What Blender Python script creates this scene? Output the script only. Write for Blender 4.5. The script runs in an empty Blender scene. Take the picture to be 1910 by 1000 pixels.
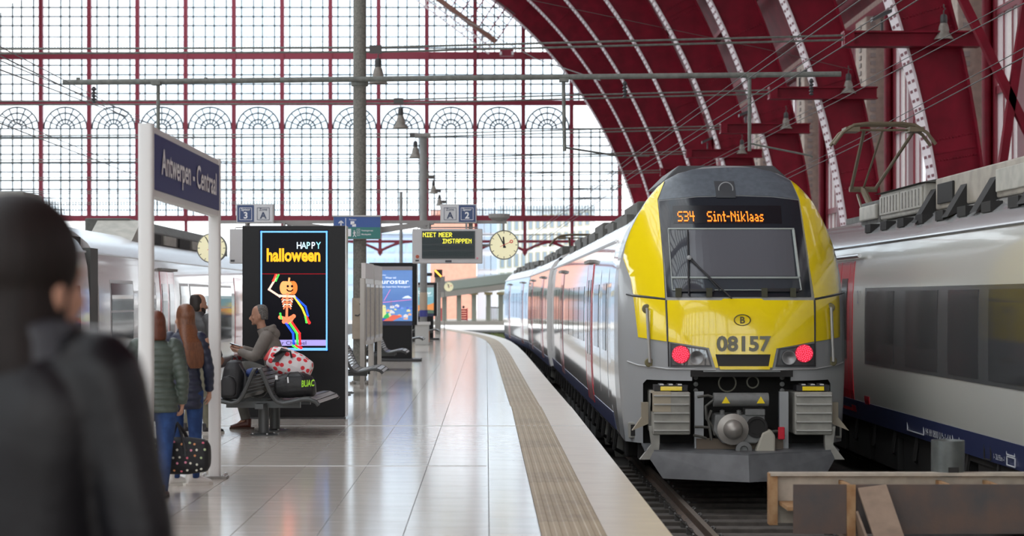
import bpy, bmesh, math, random
from mathutils import Vector, Matrix
from mathutils.geometry import delaunay_2d_cdt
random.seed(7)
SC = bpy.context.scene
COL = SC.collection
PI = math.pi
# ------------------------------------------------------------------ camera
FPX = 3540.0            # focal length in pixels of the 1910 x 1000 frame
EYE = 1.65
cam = bpy.data.cameras.new('camera'); camo = bpy.data.objects.new('camera', cam); COL.objects.link(camo)
cam.sensor_width = 36.0; cam.lens = 36.0 * FPX / 1910
cam.shift_x = (955 - 907) / 1910; cam.shift_y = (557 - 500) / 1910
camo.location = (0, 0, EYE); camo.rotation_euler = (PI / 2, 0, 0)
cam.clip_end = 2000; cam.clip_start = 0.1
cam.dof.use_dof = True; cam.dof.focus_distance = 24.5; cam.dof.aperture_fstop = 2.5
SC.camera = camo
# ------------------------------------------------------------------ daylight: bright overcast sky
w = bpy.data.worlds.new('overcast_sky'); SC.world = w; w.use_nodes = True
nt = w.node_tree; nt.nodes.clear()
bg = nt.nodes.new('ShaderNodeBackground'); wo = nt.nodes.new('ShaderNodeOutputWorld')
tc = nt.nodes.new('ShaderNodeTexCoord'); nz = nt.nodes.new('ShaderNodeTexNoise'); cr = nt.nodes.new('ShaderNodeValToRGB')
nz.inputs['Scale'].default_value = 3.0; nz.inputs['Detail'].default_value = 4
cr.color_ramp.elements[0].position = 0.38; cr.color_ramp.elements[0].color = (0.80, 0.92, 1.0, 1)
cr.color_ramp.elements[1].position = 0.62; cr.color_ramp.elements[1].color = (1, 1, 1, 1)
nt.links.new(tc.outputs['Generated'], nz.inputs['Vector']); nt.links.new(nz.outputs['Fac'], cr.inputs['Fac'])
nt.links.new(cr.outputs['Color'], bg.inputs['Color']); bg.inputs['Strength'].default_value = 1.7
nt.links.new(bg.outputs['Background'], wo.inputs['Surface'])
SC.view_settings.view_transform = 'Standard'; SC.view_settings.look = 'None'
SC.view_settings.exposure = 0.92; SC.view_settings.gamma = 1.0; SC.view_settings.use_curve_mapping = False
try:
    SC.cycles.max_bounces = 7; SC.cycles.transparent_max_bounces = 24; SC.cycles.use_denoising = True
    SC.cycles.sample_clamp_indirect = 6
except Exception: pass

# ------------------------------------------------------------------ helpers
def P(px, py, Y): return Vector(((px - 907) * Y / FPX, Y, EYE + (557 - py) * Y / FPX))
def PX(px, Y): return (px - 907) * Y / FPX
def PZ(py, Y): return EYE + (557 - py) * Y / FPX
ORG = {}
def org(p): return ORG.get(p.name, Vector((0, 0, 0))) if p is not None else Vector((0, 0, 0))
MATS = {}
def mat(name, c, rough=0.5, metal=0.0, var=0.0, vscale=4.0, bump=0.0, bscale=40.0, emit=0.0, coat=0.0, alpha=1.0, spec=0.5, c2=None, stretch=None, trans=0.0):
    if name in MATS: return MATS[name]
    m = bpy.data.materials.new(name); m.use_nodes = True; MATS[name] = m
    t = m.node_tree; b = t.nodes['Principled BSDF']
    b.inputs['Base Color'].default_value = (*c, 1); b.inputs['Roughness'].default_value = rough
    b.inputs['Metallic'].default_value = metal; b.inputs['Specular IOR Level'].default_value = spec
    if coat: b.inputs['Coat Weight'].default_value = coat; b.inputs['Coat Roughness'].default_value = 0.04
    if emit: b.inputs['Emission Color'].default_value = (*c, 1); b.inputs['Emission Strength'].default_value = emit
    if trans: b.inputs['Transmission Weight'].default_value = trans
    if alpha < 1: b.inputs['Alpha'].default_value = alpha
    if var or bump or c2:
        co = t.nodes.new('ShaderNodeTexCoord'); n = t.nodes.new('ShaderNodeTexNoise')
        n.inputs['Detail'].default_value = 6; n.inputs['Scale'].default_value = vscale
        src = co.outputs['Object']
        if stretch:
            mp = t.nodes.new('ShaderNodeMapping'); mp.inputs['Scale'].default_value = stretch
            t.links.new(src, mp.inputs['Vector']); src = mp.outputs['Vector']
        t.links.new(src, n.inputs['Vector'])
        if var or c2:
            r = t.nodes.new('ShaderNodeValToRGB')
            lo = c2 if c2 else tuple(max(0, x * (1 - var)) for x in c)
            hi = c if c2 else tuple(min(1, x * (1 + var)) for x in c)
            r.color_ramp.elements[0].position = 0.35; r.color_ramp.elements[1].position = 0.65
            r.color_ramp.elements[0].color = (*lo, 1); r.color_ramp.elements[1].color = (*hi, 1)
            t.links.new(n.outputs['Fac'], r.inputs['Fac']); t.links.new(r.outputs['Color'], b.inputs['Base Color'])
        if bump:
            n2 = t.nodes.new('ShaderNodeTexNoise'); n2.inputs['Scale'].default_value = bscale; n2.inputs['Detail'].default_value = 4
            bp = t.nodes.new('ShaderNodeBump'); bp.inputs['Strength'].default_value = bump; bp.inputs['Distance'].default_value = 0.02
            t.links.new(src, n2.inputs['Vector']); t.links.new(n2.outputs['Fac'], bp.inputs['Height']); t.links.new(bp.outputs['Normal'], b.inputs['Normal'])
    return m
def glass_mat(name, tint=(0.93, 0.97, 1.0), gloss=0.08, rough=0.02):
    if name in MATS: return MATS[name]
    m = bpy.data.materials.new(name); m.use_nodes = True; MATS[name] = m; t = m.node_tree; t.nodes.clear()
    o = t.nodes.new('ShaderNodeOutputMaterial'); mx = t.nodes.new('ShaderNodeMixShader')
    tr = t.nodes.new('ShaderNodeBsdfTransparent'); tr.inputs['Color'].default_value = (*tint, 1)
    gl = t.nodes.new('ShaderNodeBsdfGlossy'); gl.inputs['Roughness'].default_value = rough
    mx.inputs['Fac'].default_value = gloss
    t.links.new(tr.outputs[0], mx.inputs[1]); t.links.new(gl.outputs[0], mx.inputs[2]); t.links.new(mx.outputs[0], o.inputs['Surface'])
    return m
def frosted_mat(name, c):
    if name in MATS: return MATS[name]
    m = bpy.data.materials.new(name); m.use_nodes = True; MATS[name] = m; t = m.node_tree; t.nodes.clear()
    o = t.nodes.new('ShaderNodeOutputMaterial'); mx = t.nodes.new('ShaderNodeMixShader'); mx.inputs['Fac'].default_value = 0.25
    a = t.nodes.new('ShaderNodeBsdfTransparent'); a.inputs['Color'].default_value = (*c, 1)
    d = t.nodes.new('ShaderNodeBsdfTranslucent'); d.inputs['Color'].default_value = (*c, 1)
    t.links.new(a.outputs[0], mx.inputs[1]); t.links.new(d.outputs[0], mx.inputs[2]); t.links.new(mx.outputs[0], o.inputs['Surface'])
    return m
def dots_mat(name, base, dotc, scale, size, dot2=None, rough=0.7):
    m = bpy.data.materials.new(name); m.use_nodes = True; MATS[name] = m; t = m.node_tree; b = t.nodes['Principled BSDF']
    b.inputs['Roughness'].default_value = rough
    co = t.nodes.new('ShaderNodeTexCoord'); v = t.nodes.new('ShaderNodeTexVoronoi'); v.inputs['Scale'].default_value = scale; v.inputs['Randomness'].default_value = 0.45
    t.links.new(co.outputs['Object'], v.inputs['Vector'])
    lt = t.nodes.new('ShaderNodeMath'); lt.operation = 'LESS_THAN'; lt.inputs[1].default_value = size; t.links.new(v.outputs['Distance'], lt.inputs[0])
    mx = t.nodes.new('ShaderNodeMix'); mx.data_type = 'RGBA'; mx.inputs[6].default_value = (*base, 1); mx.inputs[7].default_value = (*dotc, 1)
    t.links.new(lt.outputs[0], mx.inputs[0]); t.links.new(mx.outputs[2], b.inputs['Base Color'])
    if dot2:
        r = t.nodes.new('ShaderNodeValToRGB'); r.color_ramp.interpolation = 'CONSTANT'
        els = r.color_ramp.elements; els[0].color = (*dot2[0], 1); els[1].position = 0.3; els[1].color = (*dot2[1], 1)
        for i, c in enumerate(dot2[2:]): e = els.new(0.55 + 0.2 * i); e.color = (*c, 1)
        sp = t.nodes.new('ShaderNodeSeparateColor'); t.links.new(v.outputs['Color'], sp.inputs[0]); t.links.new(sp.outputs[0], r.inputs['Fac']); t.links.new(r.outputs['Color'], mx.inputs[7])
    return m

def newobj(name, data, parent=None, kind=None):
    o = bpy.data.objects.new(name, data); COL.objects.link(o)
    if parent is not None:
        o.parent = parent; ORG[o.name] = org(parent)
    if kind: o['kind'] = kind
    return o
def thing(name, label, cat, loc=(0, 0, 0), group=None, rz=0.0, local=False):
    o = bpy.data.objects.new(name, None); COL.objects.link(o); o.location = loc; o.rotation_euler = (0, 0, rz)
    o.empty_display_size = 0.1
    o['label'] = label; o['category'] = cat
    if group: o['group'] = group
    ORG[o.name] = Vector((0, 0, 0)) if local else Vector(loc)
    return o
def tag(o, label=None, cat=None, group=None, kind=None):
    if label: o['label'] = label
    if cat: o['category'] = cat
    if group: o['group'] = group
    if kind: o['kind'] = kind
    return o
def copy_tree(o, parent=None):
    c = o.copy(); COL.objects.link(c); c.parent = parent
    for ch in [x for x in KIDS.get(o.name, [])]: copy_tree_child(ch, c)
    return c
KIDS = {}
def copy_tree_child(o, parent):
    c = o.copy(); COL.objects.link(c); c.parent = parent
    for ch in KIDS.get(o.name, []): copy_tree_child(ch, c)
class MB:
    def __init__(s): s.v = []; s.f = []
    def add(s, vs, fs):
        n = len(s.v); s.v += [Vector(x) for x in vs]; s.f += [[i + n for i in q] for q in fs]; return s
    def box(s, x0, x1, y0, y1, z0, z1):
        return s.add([(x0, y0, z0), (x1, y0, z0), (x1, y1, z0), (x0, y1, z0), (x0, y0, z1), (x1, y0, z1), (x1, y1, z1), (x0, y1, z1)],
                     [(0, 3, 2, 1), (4, 5, 6, 7), (0, 1, 5, 4), (1, 2, 6, 5), (2, 3, 7, 6), (3, 0, 4, 7)])
    def bar(s, p, q, w, h=None, up=(0, 0, 1)):
        p = Vector(p); q = Vector(q); h = h or w; d = (q - p).normalized(); up = Vector(up)
        if abs(d.dot(up)) > 0.98: up = Vector((0, 1, 0))
        r = d.cross(up).normalized(); u = r.cross(d)
        vs = [e + r * a * w / 2 + u * b * h / 2 for e in (p, q) for a, b in ((-1, -1), (1, -1), (1, 1), (-1, 1))]
        return s.add(vs, [(0, 3, 2, 1), (4, 5, 6, 7), (0, 1, 5, 4), (1, 2, 6, 5), (2, 3, 7, 6), (3, 0, 4, 7)])
    def tube(s, pts, r, n=10, cap=True, flat=1.0):
        pts = [Vector(p) for p in pts]; m = len(pts); rs = r if isinstance(r, (list, tuple)) else [r] * m
        base = None; rings = []
        for i in range(m):
            d = (pts[min(i + 1, m - 1)] - pts[max(i - 1, 0)]).normalized()
            if base is None:
                a = Vector((0, 0, 1)) if abs(d.z) < 0.9 else Vector((0, 1, 0)); base = d.cross(a).normalized()
            base = (base - d * base.dot(d)).normalized(); b2 = d.cross(base)
            rings.append([pts[i] + base * math.cos(2 * PI * k / n) * rs[i] + b2 * math.sin(2 * PI * k / n) * rs[i] * flat for k in range(n)])
        return s.rings(rings, cap)
    def rings(s, rings, cap=True, closed=True):
        n = len(rings[0]); vs = [p for r in rings for p in r]; fs = []
        for i in range(len(rings) - 1):
            for k in range(n if closed else n - 1):
                k2 = (k + 1) % n; fs.append((i * n + k, i * n + k2, (i + 1) * n + k2, (i + 1) * n + k))
        if cap and closed: fs.append(tuple(range(n - 1, -1, -1))); fs.append(tuple(range((len(rings) - 1) * n, len(rings) * n)))
        return s.add(vs, fs)
    def lathe(s, prof, n=24, M=None):
        M = M or Matrix.Identity(4)
        rg = [[M @ Vector((r * math.cos(2 * PI * k / n), r * math.sin(2 * PI * k / n), z)) for k in range(n)] for r, z in prof]
        return s.rings(rg)
    def prism(s, poly, ext):
        ext = Vector(ext); a = [Vector(p) for p in poly]; n = len(a)
        return s.add(a + [p + ext for p in a], [tuple(range(n - 1, -1, -1)), tuple(range(n, 2 * n))] + [(i, (i + 1) % n, (i + 1) % n + n, i + n) for i in range(n)])
    def build(s, name, m, parent=None, smooth=False, bevel=0.0, kind=None, label=None):
        me = bpy.data.meshes.new(name); o0 = org(parent)
        me.from_pydata([tuple(v - o0) for v in s.v], [], s.f); 
        bm = bmesh.new(); bm.from_mesh(me); bmesh.ops.recalc_face_normals(bm, faces=bm.faces[:])
        bm.to_mesh(me); bm.free(); me.materials.append(m)
        if smooth:
            me.polygons.foreach_set('use_smooth', [True] * len(me.polygons))
        o = newobj(name, me, parent, kind)
        if smooth:
            es = o.modifiers.new('ws', 'EDGE_SPLIT'); es.split_angle = math.radians(42)
        if bevel:
            b = o.modifiers.new('bv', 'BEVEL'); b.width = bevel; b.segments = 2; b.limit_method = 'ANGLE'
        if parent is not None: KIDS.setdefault(parent.name, []).append(o)
        if label: o['label'] = label
        return o
def inst(name, me, parent, loc, rot=(0, 0, 0), scale=(1, 1, 1)):
    o = newobj(name, me, parent); o.location = Vector(loc) - org(parent); o.rotation_euler = rot; o.scale = scale
    if parent is not None: KIDS.setdefault(parent.name, []).append(o)
    return o
def mesh_of(mb, name, m):
    me = bpy.data.meshes.new(name); me.from_pydata([tuple(v) for v in mb.v], [], mb.f)
    bm = bmesh.new(); bm.from_mesh(me); bmesh.ops.recalc_face_normals(bm, faces=bm.faces[:]); bm.to_mesh(me); bm.free()
    me.materials.append(m); return me
def text(name, s, height, m, parent, origin, right=(1, 0, 0), up=(0, 0, 1), bold=0.0, wide=1.0, align='LEFT', width=None, depth=0.004, shear=0.0):
    """flat lettering: origin = baseline start (or centre), height = cap height in metres"""
    cu = bpy.data.curves.new(name, 'FONT'); cu.body = s; cu.size = 1.0; cu.offset = bold; cu.align_x = align; cu.resolution_u = 3; cu.shear = shear
    o = bpy.data.objects.new(name, cu); COL.objects.link(o)
    me = bpy.data.meshes.new_from_object(o); COL.objects.unlink(o); bpy.data.objects.remove(o); me.name = name
    k = height / 0.70
    kx = k * wide
    if width:
        xs = [v.co.x for v in me.vertices]
        if xs: kx = width / (max(xs) - min(xs))
    R = Vector(right).normalized(); U = Vector(up).normalized(); N = R.cross(U); O = Vector(origin) - org(parent)
    for v in me.vertices: v.co = O + R * v.co.x * kx + U * v.co.y * k + N * depth
    me.materials.clear(); me.materials.append(m)
    ob = newobj(name, me, parent); KIDS.setdefault(parent.name, []).append(ob); return ob
def catmull(tab, x):
    n = len(tab)
    if x <= tab[0][0]: return tab[0][1]
    if x >= tab[-1][0]: return tab[-1][1]
    for i in range(n - 1):
        if x <= tab[i + 1][0]:
            x0, y0 = tab[i]; x1, y1 = tab[i + 1]; t = (x - x0) / (x1 - x0)
            m0 = (y1 - tab[i - 1][1]) / (x1 - tab[i - 1][0]) if i > 0 else (y1 - y0) / (x1 - x0)
            m1 = (tab[i + 2][1] - y0) / (tab[i + 2][0] - x0) if i < n - 2 else (y1 - y0) / (x1 - x0)
            h = x1 - x0
            return (2*t**3-3*t*t+1)*y0 + (t**3-2*t*t+t)*h*m0 + (-2*t**3+3*t*t)*y1 + (t**3-t*t)*h*m1
def cdt_mesh(poly, step, fn, thick_vec=None, holes=()):
    """fill a 2D polygon (with holes) with a fine mesh, map each 2D point through fn to 3D; skirt along the border"""
    vs = []; es = []
    def ring(pl):
        st = len(vs); pts = []
        for i, a in enumerate(pl):
            b = pl[(i + 1) % len(pl)]; d = math.hypot(b[0] - a[0], b[1] - a[1]); k = max(1, int(d / step))
            for j in range(k): pts.append((a[0] + (b[0] - a[0]) * j / k, a[1] + (b[1] - a[1]) * j / k))
        for p in pts: vs.append(Vector(p))
        n = len(pts); es.extend([(st + i, st + (i + 1) % n) for i in range(n)]); return pts
    rs = [ring(poly)] + [ring(h) for h in holes]
    def inside(p, pl):
        c = False; j = len(pl) - 1
        for i in range(len(pl)):
            if (pl[i][1] > p[1]) != (pl[j][1] > p[1]) and p[0] < (pl[j][0] - pl[i][0]) * (p[1] - pl[i][1]) / (pl[j][1] - pl[i][1]) + pl[i][0]: c = not c
            j = i
        return c
    xs = [p[0] for p in poly]; ys = [p[1] for p in poly]
    nx = int((max(xs) - min(xs)) / step) + 1; ny = int((max(ys) - min(ys)) / step) + 1
    bp = [p for r in rs for p in r]
    for i in range(1, nx):
        for j in range(1, ny):
            p = (min(xs) + i * step, min(ys) + j * step)
            if inside(p, poly) and not any(inside(p, h) for h in holes) and min((p[0]-q[0])**2 + (p[1]-q[1])**2 for q in bp) > (0.4 * step)**2: vs.append(Vector(p))
    ov, oe, of, _, _, _ = delaunay_2d_cdt(vs, es, [], 1 if not holes else 2, 1e-6)
    of = [f for f in of if inside(tuple(sum((ov[i] for i in f), Vector((0, 0))) / len(f)), poly) and not any(inside(tuple(sum((ov[i] for i in f), Vector((0, 0))) / len(f)), h) for h in holes)]
    mb = MB(); mb.v = [Vector(fn(v.x, v.y)) for v in ov]; mb.f = [list(f) for f in of]
    if thick_vec is not None:
        tv = Vector(thick_vec); cnt = {}
        for f in of:
            for a, b in zip(f, list(f[1:]) + [f[0]]): cnt[(min(a, b), max(a, b))] = cnt.get((min(a, b), max(a, b)), 0) + 1
        mp = {}
        for (a, b), c in cnt.items():
            if c == 1:
                for q in (a, b):
                    if q not in mp: mp[q] = len(mb.v); mb.v.append(mb.v[q] + tv)
                mb.f.append([a, b, mp[b], mp[a]])
    return mb

# ------------------------------------------------------------------ shared materials
RED = mat('oxblood_paint', (0.185, 0.0035, 0.017), 0.45, var=0.22, vscale=1.2, spec=.3)
REDW = mat('wall_frame_red', (0.23, 0.018, 0.04), 0.5)
MUNT = mat('muntin_grey', (0.10, 0.13, 0.15), 0.6)
STONE = mat('pale_masonry', (0.50, 0.42, 0.36), 0.8, var=0.12, bump=0.2)
LATT = mat('pale_lattice_plate', (0.74, 0.66, 0.68), 0.55)
GREYM = mat('galvanised_grey', (0.27, 0.26, 0.24), 0.55, var=0.15, vscale=20)
CONC = mat('mottled_mast', (0.22, 0.21, 0.18), 0.75, c2=(0.14, 0.14, 0.12), vscale=26, bump=0.15, bscale=60)
PIPE = mat('pipe_grey_green', (0.16, 0.17, 0.15), 0.6, var=0.2, vscale=8)
WIRE = mat('wire_dark', (0.09, 0.085, 0.08), 0.6)
BLACK = mat('black_gloss', (0.010, 0.010, 0.011), 0.32, spec=0.22)
BLACKM = mat('black_matt', (0.02, 0.02, 0.022), 0.6)
DARKG = mat('dark_grey', (0.06, 0.062, 0.065), 0.5)
WHITEP = mat('white_paint', (0.72, 0.72, 0.70), 0.4)
BLUE = mat('sign_blue', (0.012, 0.045, 0.16), 0.3)
WHT = mat('print_white', (0.85, 0.86, 0.88), 0.5)
ALU = mat('brushed_metal', (0.50, 0.50, 0.50), 0.3, metal=0.8)
# ================================================================== SETTING
# ground / track bed
MB().box(-200, 200, 160, 420, -1.4, -.99).build('floor_bounce', mat('bounce_paving', (.62, .60, .57), .8, var=.08), kind='structure')  # pale ground outside the hall, added to bounce daylight onto the facades
g = MB().box(-70, 60, -10, 300, -1.35, -1.0).build('floor', mat('track_bed', (0.045, 0.04, 0.036), 0.9, c2=(0.022, 0.02, 0.018), vscale=9, bump=0.6, bscale=14), kind='structure')
# platform edge curve  X(Y)
EDGE = [(-12, 1.30), (25, 1.30), (36, 1.255), (45, 1.22), (58, 1.16), (69, 1.03), (76, 0.85), (84, 0.40), (91, -0.26), (98, -1.13), (112, -3.1), (126, -5.9)]
def ex(Y): return catmull(EDGE, Y)
TILE = mat('platform_stone', (0.58, 0.53, 0.47), 0.14, c2=(0.49, 0.445, 0.39), vscale=2.2, stretch=(0.5, 2.2, 1), bump=0.018, bscale=8)
TILEE = mat('edge_stone', (0.66, 0.585, 0.49), 0.30, c2=(0.56, 0.495, 0.415), vscale=3, stretch=(0.5, 2, 1))
TACT = mat('tactile_brown', (0.40, 0.315, 0.205), 0.5, c2=(0.32, 0.25, 0.16), vscale=1.3)
JOINT = mat('joint_dark', (0.10, 0.09, 0.08), 0.8)
mb = MB(); ys = [-12 + i * 2 for i in range(70)]; XL = -6.3
for i in range(len(ys) - 1):
    a, b = ys[i], ys[i + 1]; da, db = min(0, ex(a) - 1.3), min(0, ex(b) - 1.3)
    la, lb = XL + da, XL + db
    v = [(la, a, -.012), (ex(a) - .01, a, -.012), (ex(b) - .01, b, -.012), (lb, b, -.012), (la + .1, a, -1.1), (ex(a) - .12, a, -1.1), (ex(b) - .12, b, -1.1), (lb + .1, b, -1.1)]
    mb.add(v, [(0, 1, 2, 3), (1, 5, 6, 2), (0, 3, 7, 4)])
plat = mb.build('floor_platform', JOINT, kind='structure')
plat['label'] = 'stone paved island platform between the trains'
GAP = 0.005; TH = 0.02
NEAR0 = -8.0
cols = [(0.02, 0.384, 'paver')] + [(0.02 - 0.6 * (i + 1), 0.02 - 0.6 * i, 'paver') for i in range(10)] + [(XL, -5.98, 'paver')]
meshes = {}
def tile_mesh(wd, ln, m, key):
    if key not in meshes:
        h = GAP / 2; b = MB(); c = 0.0012
        x0, x1, y0, y1 = h, wd - h, h, ln - h
        b.add([(x0, y0, -TH), (x1, y0, -TH), (x1, y1, -TH), (x0, y1, -TH), (x0, y0, -c), (x1, y0, -c), (x1, y1, -c), (x0, y1, -c), (x0 + c, y0 + c, 0), (x1 - c, y0 + c, 0), (x1 - c, y1 - c, 0), (x0 + c, y1 - c, 0)],
              [(0, 1, 5, 4), (1, 2, 6, 5), (2, 3, 7, 6), (3, 0, 4, 7), (4, 5, 9, 8), (5, 6, 10, 9), (6, 7, 11, 10), (7, 4, 8, 11), (8, 9, 10, 11)])
        meshes[key] = mesh_of(b, 'paver', m)
    return meshes[key]
TILES = [TILE] + [mat('platform_stone_%s' % n, c, 0.14, c2=d, vscale=2.2, stretch=(0.5, 2.2, 1), bump=0.018, bscale=8) for n, c, d in (('warm', (0.565, 0.51, 0.445), (0.475, 0.425, 0.37)), ('grey', (0.54, 0.50, 0.455), (0.455, 0.42, 0.375)))]
far = MB()
def quadtile(b, p0, p1, p2, p3, z=0):
    b.add([(*p0, z), (*p1, z), (*p2, z), (*p3, z), (*p0, -TH), (*p1, -TH), (*p2, -TH), (*p3, -TH)], [(0, 1, 2, 3), (0, 4, 5, 1), (1, 5, 6, 2), (2, 6, 7, 3), (3, 7, 4, 0)])
tacts = {}
def tact_mesh(dark):
    if dark not in tacts:
        b = MB(); h = GAP / 2; W = 0.454
        b.box(h, W - h, h, 1.0 - h, -TH, 0.0)
        for k in range(6):
            x = 0.03 + k * 0.076; b.add([(x, h, 0), (x + .045, h, 0), (x + .039, h, .005), (x + .006, h, .005), (x, 1 - h, 0), (x + .045, 1 - h, 0), (x + .039, 1 - h, .005), (x + .006, 1 - h, .005)], [(3, 2, 6, 7), (0, 3, 7, 4), (2, 1, 5, 6), (0, 1, 2, 3)])
        tacts[dark] = mesh_of(b, 'tactile_paver', mat('tactile_dark', (0.31, 0.24, 0.155), 0.5, var=0.15) if dark else TACT)
    return tacts[dark]
Y1 = 29.0
for ci, (x0, x1, nm) in enumerate(cols):
    off = (ci * 0.37) % 1.0; y = 12.3 + off
    while y < Y1:
        if 907 + FPX * x1 / y < -40: quadtile(far, (x0 + GAP / 2, y + GAP / 2), (x1 - GAP / 2, y + GAP / 2), (x1 - GAP / 2, y + 1 - GAP / 2), (x0 + GAP / 2, y + 1 - GAP / 2))
        else:
            inst('paver', tile_mesh(x1 - x0, 1.0, TILES[random.choice((0, 0, 1, 2))], (ci, random.randrange(2)) if False else (round(x1 - x0, 3), random.randrange(3))), plat, (x0, y, 0))
        y += 1.0
    while y < 120:
        sh = min(0, ex(y) - 1.3) if x1 <= -5.9 else 0
        if ex(y + .5) - 0.92 > x0 + 0.05:
            xr = min(x1, ex(y + .5) - 0.92)
            quadtile(far, (x0 + GAP / 2, y + GAP / 2), (xr - GAP / 2, y + GAP / 2), (xr - GAP / 2, y + 1 - GAP / 2), (x0 + GAP / 2, y + 1 - GAP / 2))
        y += 1.0
yy_ = NEAR0
while yy_ < 11.9:      # paving nearer than the frame
    for x0, x1, nm in cols: quadtile(far, (x0 + GAP / 2, yy_ + GAP / 2), (x1 - GAP / 2, yy_ + GAP / 2), (x1 - GAP / 2, yy_ + 1 - GAP / 2), (x0 + GAP / 2, yy_ + 1 - GAP / 2))
    yy_ += 1.0
y = 12.0; k = 0
while y < Y1:
    inst('edge_slab', tile_mesh(0.462, 1.0, TILEE, 'edge'), plat, (0.838, y, 0))
    inst('tactile_paver', tact_mesh(k in (2, 3, 5, 9, 13)), plat, (0.384, y, 0)); y += 1.0; k += 1
far2 = MB(); far3 = MB()
ynear = [NEAR0 + i for i in range(20)]
while y < 122 or ynear:
    ysave = y
    if ynear: y = ynear.pop()
    e0, e1 = ex(y), ex(y + 1)
    quadtile(far2, (e0 - .462 + .003, y + .003), (e0, y + .003), (e1, y + .997), (e1 - .459, y + .997))
    quadtile(far3, (e0 - .916, y + .003), (e0 - .465, y + .003), (e1 - .465, y + .997), (e1 - .916, y + .997), .001)
    for q in range(6):
        u = .03 + q * .076
        far3.add([(e0 - .916 + u, y, .001), (e0 - .916 + u + .045, y, .001), (e1 - .916 + u + .045, y + 1, .001), (e1 - .916 + u, y + 1, .001), (e0 - .91 + u, y, .006), (e0 - .916 + u + .039, y, .006), (e1 - .916 + u + .039, y + 1, .006), (e1 - .91 + u, y + 1, .006)], [(4, 5, 6, 7), (0, 4, 7, 3), (5, 1, 2, 6)])
    y = y + 1.0 if ysave == y else ysave
for b, n, m in ((far, 'paver_field', TILE), (far2, 'edge_slab_field', TILEE), (far3, 'tactile_field', TACT)):
    b.build(n, m, plat, kind='stuff')
# pale metal joint strips across the platform
for yy in (24.6, 18.7):
    MB().box(-6.3, 1.3 if yy > 20 else 0.0, yy - .012, yy + .012, -.01, .004).build('joint_strip', ALU, plat)
# pits beside the platform: rails
RAIL = mat('rusty_rail', (0.12, 0.075, 0.05), 0.5, c2=(0.06, 0.04, 0.03), vscale=12)
RTOP = mat('rail_head', (0.30, 0.26, 0.22), 0.35, metal=0.6)
CX = 3.10
def track(label, xc, y0, y1, curve=False, sleepers=0):
    t = thing('railway_track', label, 'track', (xc, y0, -1.0), 'railway tracks')
    prof = [(-.07, 0), (.07, 0), (.07, .015), (.012, .04), (.012, .10), (.034, .115), (.034, .15), (-.034, .15), (-.034, .115), (-.012, .10), (-.012, .04), (-.07, .015)]
    n = 14 if curve else 1
    def dx(yy): return min(0, ex(yy) - 1.3) if curve else 0
    for sx in (-.75, .75):
        x = xc + sx
        rr = MB().rings([[Vector((x + dx(y0 + (y1 - y0) * i / n) + a, y0 + (y1 - y0) * i / n, -.93 + b)) for a, b in prof] for i in range(n + 1)]).build('rail', RAIL, t)
        mb = MB()
        for i in range(n):
            a, b = y0 + (y1 - y0) * i / n, y0 + (y1 - y0) * (i + 1) / n
            mb.add([(x + dx(a) - .03, a, -.778), (x + dx(a) + .03, a, -.778), (x + dx(b) + .03, b, -.778), (x + dx(b) - .03, b, -.778)], [(0, 1, 2, 3)])
        mb.build('rail_head', RTOP, rr)
    y = y0 + 1.0
    for i in range(sleepers):
        sl = MB().box(xc - 1.3, xc + 1.3, y - .13, y + .13, -1.0, -.935).build('sleeper', mat('sleeper_concrete', (0.085, 0.075, 0.065), 0.85, var=0.2, vscale=9), t, bevel=.01)
        for sx in (-.75, .75):
            for q in (-1, 1):
                b = MB(); cx = xc + sx + q * .12
                b.tube([(cx - .04 * q, y - .06, -.92), (cx + .03 * q, y - .06, -.86), (cx + .03 * q, y + .06, -.86), (cx - .04 * q, y + .06, -.90)], .014, 6)
                b.box(cx - .035, cx + .035, y - .05, y + .05, -.935, -.885); b.build('rail_clip', clipm, sl)
        y += .65
    return t
clipm = mat('clip_steel', (0.07, 0.065, 0.06), 0.5)
track('rusty track under the yellow-fronted train beside the platform edge', CX, 12, 100, True, 26)
track('shadowed track under the grey coach on the right', 6.825, 12, 70)
track('track under the silver train on the left', -8.03, 14, 100)
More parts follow.
